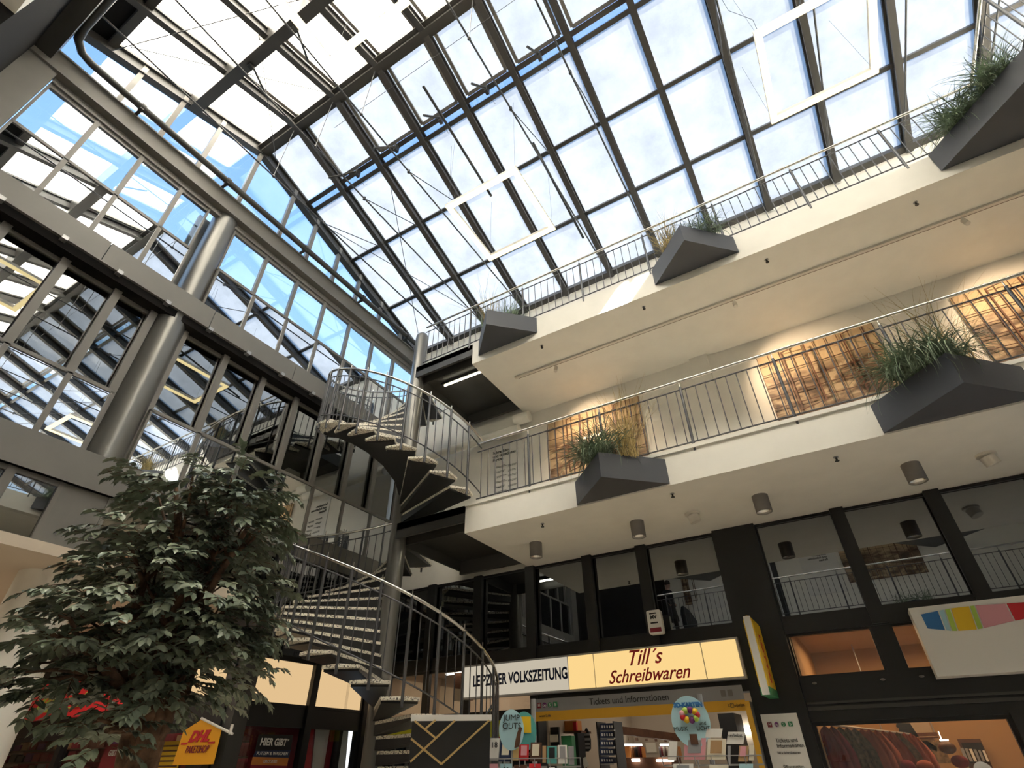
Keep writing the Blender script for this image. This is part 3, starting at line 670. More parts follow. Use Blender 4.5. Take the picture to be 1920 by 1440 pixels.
# ================================================================ GROUND FLOOR SHOP FRONTS (gallery side)
GY = 1.325
def gwin(x0, x1, z0, z1, m, y=GY, fr=.006, yb=.006):
    o = thing(wname(), None, None, V((x0 + x1) / 2, y, z0), kind='structure')
    f = MB(); f.box(x0, x0 + fr, y - yb, y + yb, z0, z1); f.box(x1 - fr, x1, y - yb, y + yb, z0, z1); f.box(x0 + fr, x1 - fr, y - yb, y + yb, z1 - fr, z1); f.box(x0 + fr, x1 - fr, y - yb, y + yb, z0, z0 + fr)
    f.build('window_frame', 'black', o); MB().box(x0 + fr, x1 - fr, y, y + .0012, z0 + fr, z1 - fr).build('pane', m, o); return o
UX = [-1.235, -1.065, -.895, -.722, -.548, -.398, -.214]
for a, c in zip(UX[:-1], UX[1:]): gwin(a, c, .243, .4515, 'blackglass')
for a, c in ((-.122, .050), (.050, .226), (.226, .40), (.40, .58), (.58, .76)): gwin(a, c, .243, .4515, 'blackglass')
for x in UX[1:-1] + [.0535, .2295, .40, .58]: struct('shopfront_mullion', MB().box(x - .0135, x + .0135, GY - .018, GY - .006, .216, .4515), 'black')
struct('shopfront_pillar', MB().box(-.216, -.120, GY - .02, GY + .03, -EYE / S, .4515), 'black')
struct('shopfront_pillar', MB().box(-.73, -.712, GY - .012, GY + .03, -EYE / S, .243), 'black')
struct('shopfront_beam', MB().box(-1.235, -.216, GY - .012, GY + .03, .216, .243), 'black')
struct('shopfront_beam', MB().box(-.712, -.216, GY - .010, GY + .03, .118, .216), 'black')
struct('shopfront_beam', MB().box(-.120, XR, GY - .012, GY + .03, .2135, .243), 'black')
struct('shopfront_beam', MB().box(-.120, XR, GY - .010, GY + .03, .060, .134), 'black')
struct(tname(), MB().box(-.118, XR, GY - .016, GY - .010, .078, .084).box(-.118, XR, GY - .014, GY - .010, .088, .092), 'dark')
struct('shopfront_pillar', MB().box(.184, .23, GY - .02, GY + .03, -EYE / S, .062), 'black')
struct('shopfront_pillar', MB().box(.035, .066, GY - .008, GY + .01, .134, .2135), 'black')
gwin(-.120, .035, .134, .2135, 'shopglass', fr=.004); gwin(.066, .22, .134, .2135, 'shopglass', fr=.004); gwin(.22, .40, .134, .2135, 'shopglass', fr=.004)
gwin(-.120, .184, -EYE / S, .060, 'shopglass', fr=.006)
for a, c in ((-1.235, -1.065), (-1.065, -.93), (-.93, -.73)):
    gwin(a, c, .105, .216, 'shopglass'); gwin(a, c, -EYE / S, .085, 'blackglass')
struct('shopfront_beam', MB().box(-1.235, -.73, GY - .010, GY + .03, .085, .105), 'black')
for x in (-1.065, -.93): struct('shopfront_mullion', MB().box(x - .01, x + .01, GY - .012, GY - .006, -EYE / S, .216), 'black')
# shop rooms
def room(x0, x1, y0, y1, z1, mw, mc, name):
    struct('wall_' + name, MB().box(x0, x1, y1, y1 + .01, -EYE / S, z1), mw); struct('ceiling', MB().box(x0, x1, y0, y1, z1, z1 + .01), mc)
    struct('wall_' + name, MB().box(x0 - .01, x0, y0, y1, -EYE / S, z1), mw); struct('wall_' + name, MB().box(x1, x1 + .01, y0, y1, -EYE / S, z1), mw)
room(-.71, -.222, 1.36, 1.95, .20, 'shopwhite', 'shopwhite', 'paper_shop'); room(-.116, .42, 1.36, 1.80, .24, 'shopwall', 'shopwall', 'clothes_shop')
room(-1.23, -.735, 1.36, 1.6, .235, 'beige', 'shopwhite', 'side_shop')
struct('wall_upper_shop', MB().box(-1.235, XR, 1.42, 1.43, .245, .45), 'black')
struct('floor', MB().box(-1.235, XR, 1.345, 1.42, .240, .245), 'black')
def slamp(x0, y0, x1, y1, z, label, grp='fluorescent shop lights', st='tube'):
    t = thing('shop_light', label, 'lamp', V((x0 + x1) / 2, (y0 + y1) / 2, z), grp)
    MB().bar(V(x0, y0, z + .004), V(x1, y1, z + .004), .10, .03).build('housing', 'lampwhite', t); MB().tube([V(x0, y0, z), V(x1, y1, z)], .022, 8).build('tube', st, t)
slamp(-.60, 1.5, -.36, 1.5, .190, 'fluorescent tube near the front of the stationery shop ceiling'); slamp(-.34, 1.62, -.25, 1.62, .188, 'short fluorescent tube at the right of the stationery shop ceiling'); slamp(-.60, 1.75, -.36, 1.75, .188, 'fluorescent tube at the back of the stationery shop ceiling')
slamp(-1.1, 1.45, -.9, 1.45, .225, 'fluorescent tube inside the room behind the staircase')
def arealamp(x, y, z, sx, sy, e_, col, nm, parent=None):
    ld = bpy.data.lights.new(nm, 'AREA'); ld.shape = 'RECTANGLE'; ld.size = sx; ld.size_y = sy; ld.energy = e_; ld.color = col
    lo = bpy.data.objects.new(nm, ld); C.objects.link(lo); lo.location = V(x, y, z); return lo
arealamp(-.46, 1.62, .185, 2.4, 2.4, 4.5, (1, .86, .68), 'stationery_shop_ceiling_light')
arealamp(.10, 1.56, .225, 2.4, 1.6, 20, (1, .60, .28), 'clothes_shop_ceiling_light')
arealamp(-1.0, 1.47, .222, 2.0, 1.0, 5, (1, .75, .5), 'side_shop_ceiling_light')
arealamp(-1.75, .45, .315, 3.0, 3.0, 32, (1, .84, .66), 'corridor_ceiling_light')

# ---- long illuminated shop sign
def frame_sign(name, label, cat, x0, x1, z0, z1, y0, y1, mbody): 
    t = thing(name, label, cat, V((x0 + x1) / 2, y1, z0)); MB().box(x0, x1, y0 + .0015, y1, z0, z1).build('sign_box', mbody, t); return t
t = frame_sign('shop_sign', 'long backlit cream sign over the stationery shop with red and blue lettering', 'sign', -.925, -.213, .138, .216, 1.292, GY - .014, 'alu')
for a, c, m in ((-.920, -.615, 'litwhite'), (-.6125, -.547, 'litcream'), (-.5445, -.293, 'litcream'), (-.2905, -.218, 'litcream')):
    MB().box(a, c, 1.2905, 1.2915, .1425, .2115).build('sign_face', m, t)
text('lettering', 'LEIPZIGER VOLKSZEITUNG', .235, 'navy', V(-.752, 1.2895, .176), X, Z, t, sx=.66, bold=.0075)
text('lettering', 'Till\u00b4s', .300, 'red', V(-.425, 1.2895, .1935), X, Z, t, shear=.45, sx=.95, bold=.003)
text('lettering', 'Schreibwaren', .250, 'red', V(-.420, 1.2895, .1585), X, Z, t, shear=.45, sx=.92, bold=.003)
t = thing('ticket_banner', 'grey and yellow banner over the shop entrance reading Tickets und Informationen', 'banner', V(-.47, 1.30, .08))
MB().box(-.712, -.228, 1.298, 1.300, .102, .128).build('grey_strip', 'signgrey', t); MB().box(-.712, -.228, 1.298, 1.300, .083, .102).build('yellow_strip', 'signyellow', t)
text('lettering', 'Tickets und Informationen', .125, 'black', V(-.475, 1.2975, .115), X, Z, t, sx=.95)
def logos(t, x, y, z, s_, st):
    for k, (m, ch) in enumerate((('darkred', 'H'), ('purple', 'op'), ('green', 'S'), ('green', 'b'))):
        c = V(x + k * st, y, z)
        if k in (1, 2): MB().prism([c + Vector((math.cos(q * math.pi / 8) * s_ / 2, 0, math.sin(q * math.pi / 8) * s_ / 2)) for q in range(16)], Y * .002).build('emblem', m, t)
        else: MB().obox(c + Y * .001, X * s_ / 2, Y * .001, Z * s_ / 2).build('emblem', m, t)
        text('emblem_letter', ch, s_ * .85, 'paper', c - Y * .002, X, Z, t)
logos(t, -.699, 1.2965, .1145, .075, .0145)
text('small_text', 'www.L.de', .05, 'black', V(-.700, 1.2975, .093), X, Z, t, 'LEFT'); text('small_text', 'L\u0332eipziger', .05, 'black', V(-.245, 1.2975, .093), X, Z, t)
MB().box(-.272, -.262, 1.2972, 1.298, .109, .121).box(-.258, -.248, 1.2972, 1.298, .109, .121).build('grey_mark', 'lampgrey', t)
t = thing('door_leaf_banner', 'narrow yellow edged strip at the right side of the stationery shop door', 'banner', V(-.222, 1.30, .0))
MB().box(-.226, -.218, 1.28, 1.32, -.02, .098).build('strip', 'signgrey', t); MB().box(-.227, -.217, 1.279, 1.281, -.02, .098).build('edge', 'signyellow', t)
# projecting yellow sign
y0, y1 = 1.205, 1.292; p = on(1, y0, 1410, 1165); q = on(1, y0, 1442, 1310)
t = thing('projecting_sign', 'yellow projecting sign with white edge and green foot on the black pillar', 'sign', V(-.175, y0, .1))
x0, x1 = -.180, -.163; zt, zb = .236, .100
MB().box(x0, x1, y0, y1, zb + .013, zt - .006).tube([V((x0 + x1) / 2, y0 + .004, zt - .006), V((x0 + x1) / 2, y1 - .004, zt - .006)], .055, 16).build('yellow_body', 'yellow', t)
MB().box(x0 - .0005, x1 + .0005, y0, y1, zb, zb + .013).build('green_foot', 'green', t)
MB().box(x0 + .002, x1 - .002, y0 - .002, y0, zb, zt).build('white_edge', 'paper', t)
text('lettering', 'LOTTO', .16, 'red', V(x1 + .0004, (y0 + y1) / 2, .165), Z * -1, Y, t, bold=.004, sx=1.1)
for z in (.222, .108): MB().box(x0 + .004, x1 - .004, y1, GY - .021, z - .006, z + .006).build('bracket', 'alu', t)
# info poster on the pillar
t = thing('info_poster', 'white poster with four small round and square emblems on the black pillar', 'poster', V(-.172, GY - .022, -.10))
MB().box(-.206, -.140, GY - .0235, GY - .021, -.11, .0755).build('sheet', 'paper', t); logos(t, -.193, GY - .025, .058, .055, .0125)
text('lettering', 'Tickets und\nInformationen', .060, 'black', V(-.190, GY - .0245, .028), X, Z, t, 'LEFT', sx=.95); text('lettering', 'Till\u00b4s Schreibwaren', .036, 'black', V(-.172, GY - .0245, .013), X, Z, t)
text('lettering', '\u00d6ffnungszeiten', .04, 'black', V(-.170, GY - .0245, -.008), X, Z, t); text('lettering', 'Mo  7.30 - 20.00 Uhr', .04, 'black', V(-.170, GY - .0245, -.018), X, Z, t)
# small vending or phone box sign high on the glass
t = thing('wall_box', 'small rounded white box with red window mounted above the cream sign', 'box', V(-.383, 1.285, .236))
mb = MB(); x0, x1, z0, z1, r = -.399, -.366, .2375, .2885, .004
P = []
for cx, cz, a0 in ((x1 - r, z1 - r, 0), (x0 + r, z1 - r, 90), (x0 + r, z0 + r, 180), (x1 - r, z0 + r, 270)):
    for k in range(5): a = math.radians(a0 + k * 22.5); P.append(V(cx + r * math.cos(a), 1.283, cz + r * math.sin(a)))
mb.prism(P, Y * .10).build('case', 'paper', t); MB().box(-.3955, -.3695, 1.2822, 1.283, .2415, .2505).build('red_window', 'darkred', t)
text('lettering', 'MV', .075, 'black', V(-.3835, 1.2825, .273), X, Z, t, bold=.003); MB().box(-.392, -.376, 1.2824, 1.283, .280, .2825).box(-.392, -.375, 1.2824, 1.283, .2595, .2625).build('dark_bars', 'black', t)
MB().bar(V(-.3825, 1.297, .262), V(-.3825, GY, .262), .03, .03).build('bracket', 'dark', t)
# big white sign at right with colour arc
t = thing('shop_sign', 'large white sign with a curved band of coloured stripes at the right edge', 'sign', V(.3, 1.29, .116))
SY = 1.272
MB().box(.104, .62, SY, GY - .012, .1165, .2290).build('sign_box', 'paper', t)
def sp5(cx, cy): q = on(1, SY - .0015, 1280 + cx / 3, 960 + cy / 3); return V(q[0], SY - .0015, q[2])
tb = [(1340, 576, 1378, 655), (1434, 556, 1476, 664), (1441, 555, 1483, 664), (1470, 549, 1510, 668), (1476, 548, 1517, 668), (1502, 543, 1545, 668), (1509, 542, 1552, 668), (1610, 530, 1655, 660), (1616, 529, 1661, 659), (1640, 526, 1688, 654), (1647, 525, 1695, 653), (1815, 515, 1865, 612), (1822, 514, 1872, 611), (2060, 498, 2120, 560)]
for k, (m, a, c) in enumerate((('blue', 0, 1), ('lightblue', 2, 3), ('lime', 4, 5), ('yellow', 6, 7), ('lime', 8, 9), ('pink', 10, 11), ('red', 12, 13))):
    A = tb[a]; B = tb[c]; MB().prism([sp5(A[0], A[1]), sp5(A[2], A[3]), sp5(B[2], B[3]), sp5(B[0], B[1])], Y * .003).build('colour_stripe', m, t)

# ================================================================ LEFT SHOPS BEHIND THE TREE
LX = FX
def swin_x(y0, y1, z0, z1, m, x=LX, fr=.006):
    o = thing(wname(), None, None, V(x, (y0 + y1) / 2, z0), kind='structure')
    f = MB(); f.box(x - .006, x + .006, y0, y0 + fr, z0, z1); f.box(x - .006, x + .006, y1 - fr, y1, z0, z1); f.box(x - .006, x + .006, y0 + fr, y1 - fr, z1 - fr, z1); f.box(x - .006, x + .006, y0 + fr, y1 - fr, z0, z0 + fr)
    f.build('window_frame', 'black', o); MB().box(x - .0012, x, y0 + fr, y1 - fr, z0 + fr, z1 - fr).build('pane', m, o)
for a, c in ((.892, 1.07), (1.07, 1.255)):
    swin_x(a, c, .120, .222, 'frostlit'); swin_x(a, c, -EYE / S, .084, 'shopglass')
for a, c in ((.872, 1.03), (1.03, 1.18), (1.18, 1.322)): swin_x(a, c, .222, .4615, 'blackglass')
struct('shopfront_pillar', MB().box(LX - .03, LX + .012, .855, .893, -EYE / S, .325), 'dark')
struct('shopfront_beam', MB().box(LX - .02, LX + .004, .893, 1.322, .084, .120), 'black')
struct('shopfront_mullion', MB().box(LX - .006, LX + .012, 1.060, 1.080, -EYE / S, .222), 'black')
struct('shopfront_pillar', MB().box(LX - .02, LX + .012, 1.255, 1.322, -EYE / S, .222), 'black')
LY = .862
xs = [-2.96, -2.62, -2.28, -1.94, -1.60, -1.272]
for a, c in zip(xs[:-1], xs[1:]):
    gwin(a, c, .124, .218, 'frostlit', y=LY, fr=.010); gwin(a, c, -EYE / S, .078, 'shopglass', y=LY, fr=.010)
    struct('shopfront_mullion', MB().box(c - .012, c + .012, LY - .012, LY - .006, -EYE / S, .325), 'black')
struct('shopfront_beam', MB().box(-2.96, -1.272, LY - .008, LY + .02, .078, .124), 'black')
struct('shopfront_beam', MB().box(-2.96, -1.272, LY - .008, LY + .02, .218, .325), 'black')
struct('wall_drugstore', MB().box(-2.96, -1.26, 1.18, 1.19, -EYE / S, .1), 'darkred'); struct('ceiling', MB().box(-2.96, -1.26, .88, 1.18, .10, .11), 'blackroof')
arealamp(-1.9, 1.02, .092, 5, 1.2, 4, (1, .82, .66), 'drugstore_ceiling_light')
t = thing('shop_sign', 'red sign with lime lettering half hidden by the tree at lower left', 'sign', V(-2.0, .84, .12))
MB().box(-2.25, -1.66, .835, LY - .012, .118, .212).build('sign_box', 'red', t)
mb = MB()
for (xa, za, xb, zb) in ((-2.12, .14, -2.07, .19), (-2.09, .135, -2.04, .19), (-2.06, .135, -2.01, .19), (-1.96, .14, -1.94, .165), (-1.93, .14, -1.88, .143), (-1.88, .143, -1.86, .17), (-1.86, .172, -1.80, .176)):
    mb.bar(V(xa, .834, za), V(xb, .834, zb), .012, .10, Y)
mb.build('lime_strokes', 'lime', t)
# yellow hanging banner
YB = .842
def pb(px, py): q = on(1, YB, px, py); return V(q[0], YB, q[2])
t = thing('hanging_banner', 'yellow hanging pennant with red lettering on a white arm at the corner post', 'banner', pb(378, 1350))
MB().prism([pb(323, 1435), pb(400, 1433), pb(415, 1369), pb(378, 1349), pb(344, 1371)], Y * .006).build('cloth', mat('dhl_yellow', (.90, .42, .01), .6), t)
MB().tube([pb(378, 1347), pb(436, 1376)], .018, 8).tube([pb(436, 1358), pb(431, 1377)], .022, 8).build('arm', 'paper', t)
c = (pb(344, 1385) + pb(404, 1384)) / 2; wpx = (pb(404, 1384) - pb(344, 1385)).length
text('lettering', 'DHL', .19, 'red', c - Y * .008 + Z * .02, X, Z, t, shear=.4, bold=.010, sx=1.3)
for s_ in (-1, 1): MB().obox(c - Y * .006 + X * s_ * wpx * .42 - Z * .06, X * wpx * .10, Y * .001, Z * .012).build('red_bar', 'red', t)
c2 = (pb(345, 1403) + pb(397, 1402)) / 2; text('lettering', 'PAKETSHOP', .125, 'darkred', c2 - Y * .008 - Z * .02, X, Z, t, shear=.2, bold=.002, sx=.8)
# poster in the shop window right of the corner post
def px_(px, py, x=LX + .0025): q = on(0, x, px, py); return V(x, q[1], q[2])
def quadx(pts, m, nm, t, x): MB().prism([px_(*p, x) for p in pts], X * .003).build(nm, m, t)
t = thing('window_poster', 'black and blue poster reading HIER GIBT in the shop window below the lit panes', 'poster', px_(512, 1420))
quadx([(485, 1377), (549, 1378), (545, 1406), (478, 1408)], 'black', 'black_field', t, LX + .004); quadx([(479, 1408), (545, 1406), (541, 1421), (474, 1419)], 'navy', 'blue_band', t, LX + .004); quadx([(474, 1419), (541, 1421), (538, 1436), (470, 1434)], 'orange', 'orange_band', t, LX + .004); quadx([(470, 1434), (538, 1436), (536, 1446), (468, 1446)], 'darkred', 'lower_band', t, LX + .004)
text('lettering', 'HIER GIBT\u00b4', .13, 'paper', px_(515, 1392, LX + .0085), Y, Z, t, bold=.004, shear=.1, sx=.85)
text('lettering', 'PUTZEN & WASCHEN', .06, 'paper', px_(511, 1413, LX + .0085), Y, Z, t, shear=.15); text('lettering', 'DROGERIE', .06, 'paper', px_(507, 1428, LX + .0085), Y, Z, t, sx=.9)
for px0, lb, m, sx_ in ((470, 'red and pink shelf poster behind the HIER GIBT poster', 'darkred', 96), (575, 'tall red edge panel in the shop window near the staircase foot', 'red', 14), (592, 'grey white blind in the shop window near the staircase foot', 'paper', 62)):
    one('window_panel', MB().prism([px_(a, c, LX - .03) for a, c in ((px0, 1362), (px0 + sx_, 1364), (px0 + sx_ - 8, 1450), (px0 - 8, 1450))], X * .004), m, lb, 'panel')
# goods behind the left windows
rnd = random.Random(5)
cols = ['darkred', 'brown', 'darkred', 'shopwall', 'darkred', 'black', 'brown', 'purple', 'signgrey']
for r_ in range(3):
    for k in range(26):
        x = -2.7 + k * .055; z = .055 - r_ * .032
        if k % 13 == 12: continue
        one('package', MB().box(x, x + .042, 1.00, 1.02, z, z + rnd.uniform(.016, .026)), cols[rnd.randrange(9)], 'small coloured package on the drugstore shelves behind the tree', 'package', 'packages on the drugstore shelves')
    one('shelf', MB().box(-2.75, -1.28, .995, 1.04, .0535 - r_ * .032 - .002, .0545 - r_ * .032), 'brown', ('topmost', 'middle', 'lowest')[r_] + ' white shelf in the drugstore behind the tree', 'shelf')
for x, m, lb, tx in ((-1.50, 'yellow', 'yellow striped sign hanging in the drugstore window behind the tree', ''), (-1.75, 'darkred', 'dark red advertising board in the drugstore window', 'GIBT\u00b4'), (-1.37, 'black', 'black window sign with a white drop shape beside the pennant', 'IBT\u00b4')):
    t = thing('window_sign', lb, 'sign', V(x, .90, .0)); MB().box(x - .05, x + .05, .90, .902, -.01, .055).build('board', m, t)
    if tx: text('lettering', tx, .12, 'paper', V(x, .899, .035), X, Z, t, bold=.003)
    else:
        for k in range(5): MB().box(x - .045, x + .045, .899, .900, .044 - k * .01, .047 - k * .01).build('stripe', 'brown', t)

# ================================================================ DARK PANEL WITH GOLD LINES, CARD RACKS
def frm(px, py, h):
    q = hp(px, py, h); P0 = V(*q); a = Vector((q[0], q[1], 0)).normalized(); return P0, a.cross(Z).normalized(), a
def hq(px, py, h):      # point on the upright plane that faces the viewer at distance h
    q = hp(846, 1400, h); n = Vector((q[0], q[1], 0)).normalized(); d = ray(px, py); return d * (h / (d.x * n.x + d.y * n.y)), n
def hv(px, py, h): q, n = hq(px, py, h); return V(*q)
n_ = hq(846, 1400, .62)[1]; H = .62
t = thing('counter_panel', 'black box with thin gold diagonal lines in front of the staircase', 'box', hv(846, 1440, H))
A, B_ = hv(773, 1352, H), hv(919, 1350, H); z0 = Vector((0, 0, EYE))
A0, B0 = Vector((A.x, A.y, 0)), Vector((B_.x, B_.y, 0))
MB().prism([A0, B0, Vector((B0.x, B0.y, A.z)), Vector((A0.x, A0.y, A.z))], n_ * .25).build('case', 'black', t)
u_ = (B0 - A0).normalized(); MB().prism([A0 - u_ * .01 + Z * A.z, B0 + u_ * .01 + Z * A.z, B0 + u_ * .01 + Z * (A.z + .035), A0 - u_ * .01 + Z * (A.z + .035)], n_ * .27).build('white_rim', 'paper', t)
def c4(x, y): return hv(640 + x / 3, 960 + y / 3, H - .0012)
for nm, (a, c, d, e_) in enumerate(((412, 1175, 530, 1272), (530, 1170, 470, 1222), (640, 1172, 388, 1405), (392, 1275, 563, 1418), (563, 1418, 832, 1172))):
    MB().bar(c4(a, c), c4(d, e_), .012, .004, n_).build('gold_line', 'gold', t)
def rack(pxc, H, label, cards, grp, top_px, base_off=.10):
    q = hp(pxc, 1400, H); n = Vector((q[0], q[1], 0)).normalized(); c = V(q[0] + n.x * base_off / S * 1.0, q[1] + n.y * base_off / S, 0); c.z = 0
    t = thing('card_rack', label, 'card rack', c, 'greeting card racks')
    MB().tube([c, c + Z * (top_px)], .018, 8).build('pole', 'alu', t); MB().tube([c, c + Z * .03], .18, 20).build('base', 'alu', t)
    w_ = n.cross(Z).normalized()
    for z in (1.585, 1.36, 1.12):
        mb = MB(); mb.bar(c + w_ * .32 - n * .06 + Z * z, c - w_ * .32 - n * .06 + Z * z, .05, .010); mb.bar(c + w_ * .32 - n * .10 + Z * (z + .05), c - w_ * .32 - n * .10 + Z * (z + .05), .006, .006)
        for k in range(7): mb.tube([c + w_ * (-.32 + .106 * k) - n * .10 + Z * z, c + w_ * (-.32 + .106 * k) - n * .10 + Z * (z + .05)], .003, 5)
        mb.build('wire_tray', 'alu', t)
    for (x0, y0, x1, y1, tilt, m, m2, lab, tx) in cards:
        def g(px, py, hh=H):
            d = ray(px, py); return V(*(d * (hh / (d.x * n.x + d.y * n.y))))
        P = [g(x0 + tilt, y0), g(x1 + tilt, y0), g(x1, y1), g(x0, y1)]; cc = sum(P, Vector()) / 4
        k = thing('greeting_card', lab, 'card', P[3].lerp(P[2], .5), grp)
        MB().prism([p for p in P], n * .004).build('sheet', m, k)
        if m2: MB().prism([cc + (p - cc) * .62 - n * .003 + Z * .012 for p in P], n * .002).build('motif', m2, k)
        if tx: text('lettering', tx, (P[0] - P[3]).length * .36, 'black', cc - n * .004 + Z * (P[0] - P[3]).length * .18, w_ * (1 if w_.dot(P[1] - P[0]) > 0 else -1), Z, k)
    return t
cl = [
 (917, 1384, 934, 1426, 3, 'paper', None, 'white birthday card with a large 18 at the left end of the left rack', '18'),
 (935, 1384, 957, 1428, 4, 'navy', 'cream', 'dark blue card with a pale moon in the top row of the left rack', ''),
 (961, 1380, 972, 1426, 2, 'gold', None, 'narrow golden brown card in the top row of the left rack', ''),
 (973, 1396, 991, 1426, 1, 'red', 'pink', 'red card with a small heart in the top row of the left rack', ''),
 (993, 1392, 1014, 1428, 2, 'brown', 'cream', 'brown card with white writing in the top row of the left rack', ''),
 (1017, 1398, 1024, 1430, 0, 'shopwall', None, 'narrow beige card edge in the top row of the left rack', ''),
 (1026, 1399, 1044, 1432, 0, 'teal', 'black', 'dark card with a white rim in the top row of the left rack', ''),
 (1047, 1397, 1064, 1432, -1, 'paper', 'signgrey', 'card with a black and white photograph in the left rack', ''),
 (1066, 1399, 1077, 1434, -1, 'signgrey', None, 'grey card at the right end of the left rack', ''),
 (918, 1432, 934, 1470, 0, 'pink', None, 'pale pink card in the second row of the left rack', ''),
 (938, 1432, 960, 1470, 0, 'lightblue', None, 'mint card with a large 30 in the second row of the left rack', '30'),
 (964, 1434, 988, 1470, 0, 'brown', None, 'dark brown card in the second row of the left rack', ''),
 (992, 1432, 1014, 1470, 0, 'red', None, 'coral red card in the second row of the left rack', ''),
 (1026, 1436, 1044, 1470, 0, 'black', 'paper', 'black and white card in the second row of the left rack', '')]
rack(1002, .66, 'card rack full of greeting cards right of the black gold-lined box', cl, 'greeting cards on the left rack', 2.0)
cr = [
 (1252, 1390, 1268, 1426, 2, 'paper', None, 'plain white card at the left end of the right rack', ''),
 (1282, 1384, 1322, 1424, 2, 'pink', 'signgrey', 'pink card with a grey kitten photo in the right rack', ''),
 (1325, 1385, 1360, 1424, 2, 'cream', 'shopwall', 'cream card with a brown photo in the right rack', ''),
 (1322, 1366, 1352, 1383, 3, 'paper', None, 'white card with fine drawing at the back of the right rack', ''),
 (1362, 1372, 1394, 1395, 3, 'paper', None, 'white wide card with handwriting at the right of the right rack', 'verliebst'),
 (1364, 1398, 1370, 1434, 0, 'signgrey', None, 'narrow grey card edge in the right rack', ''),
 (1384, 1398, 1402, 1428, 2, 'shopwall', 'pink', 'brownish flower card at the right end of the right rack', ''),
 (1404, 1397, 1413, 1426, 1, 'cream', None, 'narrow cream card at the right end of the right rack', ''),
 (1262, 1432, 1300, 1470, 0, 'paper', 'signgrey', 'pale card in the second row of the right rack', ''),
 (1330, 1434, 1366, 1470, 0, 'cream', None, 'cream card in the second row of the right rack', ''),
 (1386, 1432, 1412, 1470, 0, 'lightblue', None, 'pale blue card in the second row of the right rack', '')]
rack(1330, .66, 'card rack with pale cards in front of the shop entrance', cr, 'greeting cards on the right rack', 2.0)
def disc(pxc, pyc, rx, ry, H, m, label, t_in=None):
    q = hp(pxc, pyc, H); n = Vector((q[0], q[1], 0)).normalized(); c = V(*q); w_ = n.cross(Z).normalized(); w_ = w_ if w_.dot(Vector((.4, .4, 0)) + X) > 0 else -w_
    k = math.sqrt(q[0] ** 2 + q[1] ** 2 + q[2] ** 2) * S / F_PX; t = thing('topper_sign', label, 'sign', c - Z * ry * k)
    P = [c + w_ * rx * k * math.cos(a * math.pi / 20) + Z * ry * k * math.sin(a * math.pi / 20) for a in range(40)]
    MB().prism(P, n * .006).build('disc', m, t); MB().tube([c + n * .01, c + n * .01 - Z * (ry * k + .12)], .006, 6).build('stick', 'alu', t); return t, c, w_, n, k
t, c, w_, n, k = disc(983, 1371, 19, 26, .672, 'teal', 'teal oval topper sign half hidden behind the pale blue one'); MB().obox(c - n * .004 + w_ * .01 + Z * .04, w_ * .04, n * .002, Z * .05).build('motif', 'yellow', t)
t, c, w_, n, k = disc(959, 1368, 19.5, 27, .66, 'lightblue', 'pale blue oval topper sign reading JUMP OUTS on the left card rack')
text('lettering', 'JUMP\nOUTS', .052, 'black', c - n * .004 + Z * .045, w_, Z, t, shear=.1); MB().prism([c - n * .004 + w_ * a * k - Z * b_ * k for a, b_ in ((4, 24), (12, 22), (15, 4), (17, -2), (13, -4), (9, 4), (6, 14))], -n * .003).build('squirrel_motif', 'brown', t)
t, c, w_, n, k = disc(1295, 1352, 28, 33, .66, 'lightblue', 'light blue oval topper sign reading 3D-KARTEN on the right card rack')
text('lettering', '3D-KARTEN', .036, 'blue', c - n * .004 + Z * .095, w_, Z, t, bold=.003); text('lettering', 'MUSIK', .034, 'black', c - n * .004 - w_ * .075 - Z * .045, w_, Z, t); text('lettering', 'und\nLICHT', .032, 'black', c - n * .004 + w_ * .075 - Z * .03, w_, Z, t)
for i in range(9):
    a = i * .7; MB().ball(c - n * .006 + w_ * .05 * math.cos(a) + Z * (.035 + .03 * math.sin(a)), .022, 8, 6).build('flower_dot', ('red', 'yellow', 'purple', 'lime', 'pink')[i % 5], t)
MB().obox(c - n * .004 - Z * .105, w_ * .025, n * .002, Z * .03).build('motif', 'brown', t)

# ================================================================ INSIDE THE STATIONERY SHOP
def at(px, py, y): q = on(1, y, px, py); return q
def ibox(name, label, cat, x0, y0p, x1, y1p, y, d, m, grp=None, parent=None):
    a = at(x0, y0p, y); c = at(x1, y1p, y); mb = MB().box(min(a[0], c[0]), max(a[0], c[0]), y, y + d, min(a[2], c[2]), max(a[2], c[2]))
    if parent is not None: return mb.build(name, m, parent)
    return one(name, mb, m, label, cat, grp)
t = thing('display_stand', 'tall black tiered display stand inside the stationery shop', 'display stand', V(*at(1150, 1440, 1.5)))
ibox('side_panel', '', '', 1119, 1353, 1125, 1445, 1.5, .06, 'black', parent=t); ibox('side_panel', '', '', 1150, 1352, 1158, 1445, 1.5, .06, 'black', parent=t)
for k, y_ in enumerate((1357, 1372, 1388, 1404, 1420)):
    ibox('tier', '', '', 1125, y_, 1150, y_ + 11, 1.5, .05, 'navy', parent=t); ibox('shelf_edge', '', '', 1126, y_ + 12, 1151, y_ + 13.4, 1.49, .01, 'alu', parent=t)
    for j in range(5): ibox('price_tag', '', '', 1127.5 + j * 4.6, y_ + 3, 1130 + j * 4.6, y_ + 8, 1.497, .002, 'paper', parent=t)
ibox('poster', 'black poster with a cream coffee lettering shape at the left shop window', 'poster', 1022, 1364, 1049, 1398, 1.37, .006, 'black'); ibox('poster_shield', 'cream banner shape with lettering on the black coffee poster', 'poster', 1024, 1378, 1046, 1391, 1.366, .003, 'cream')
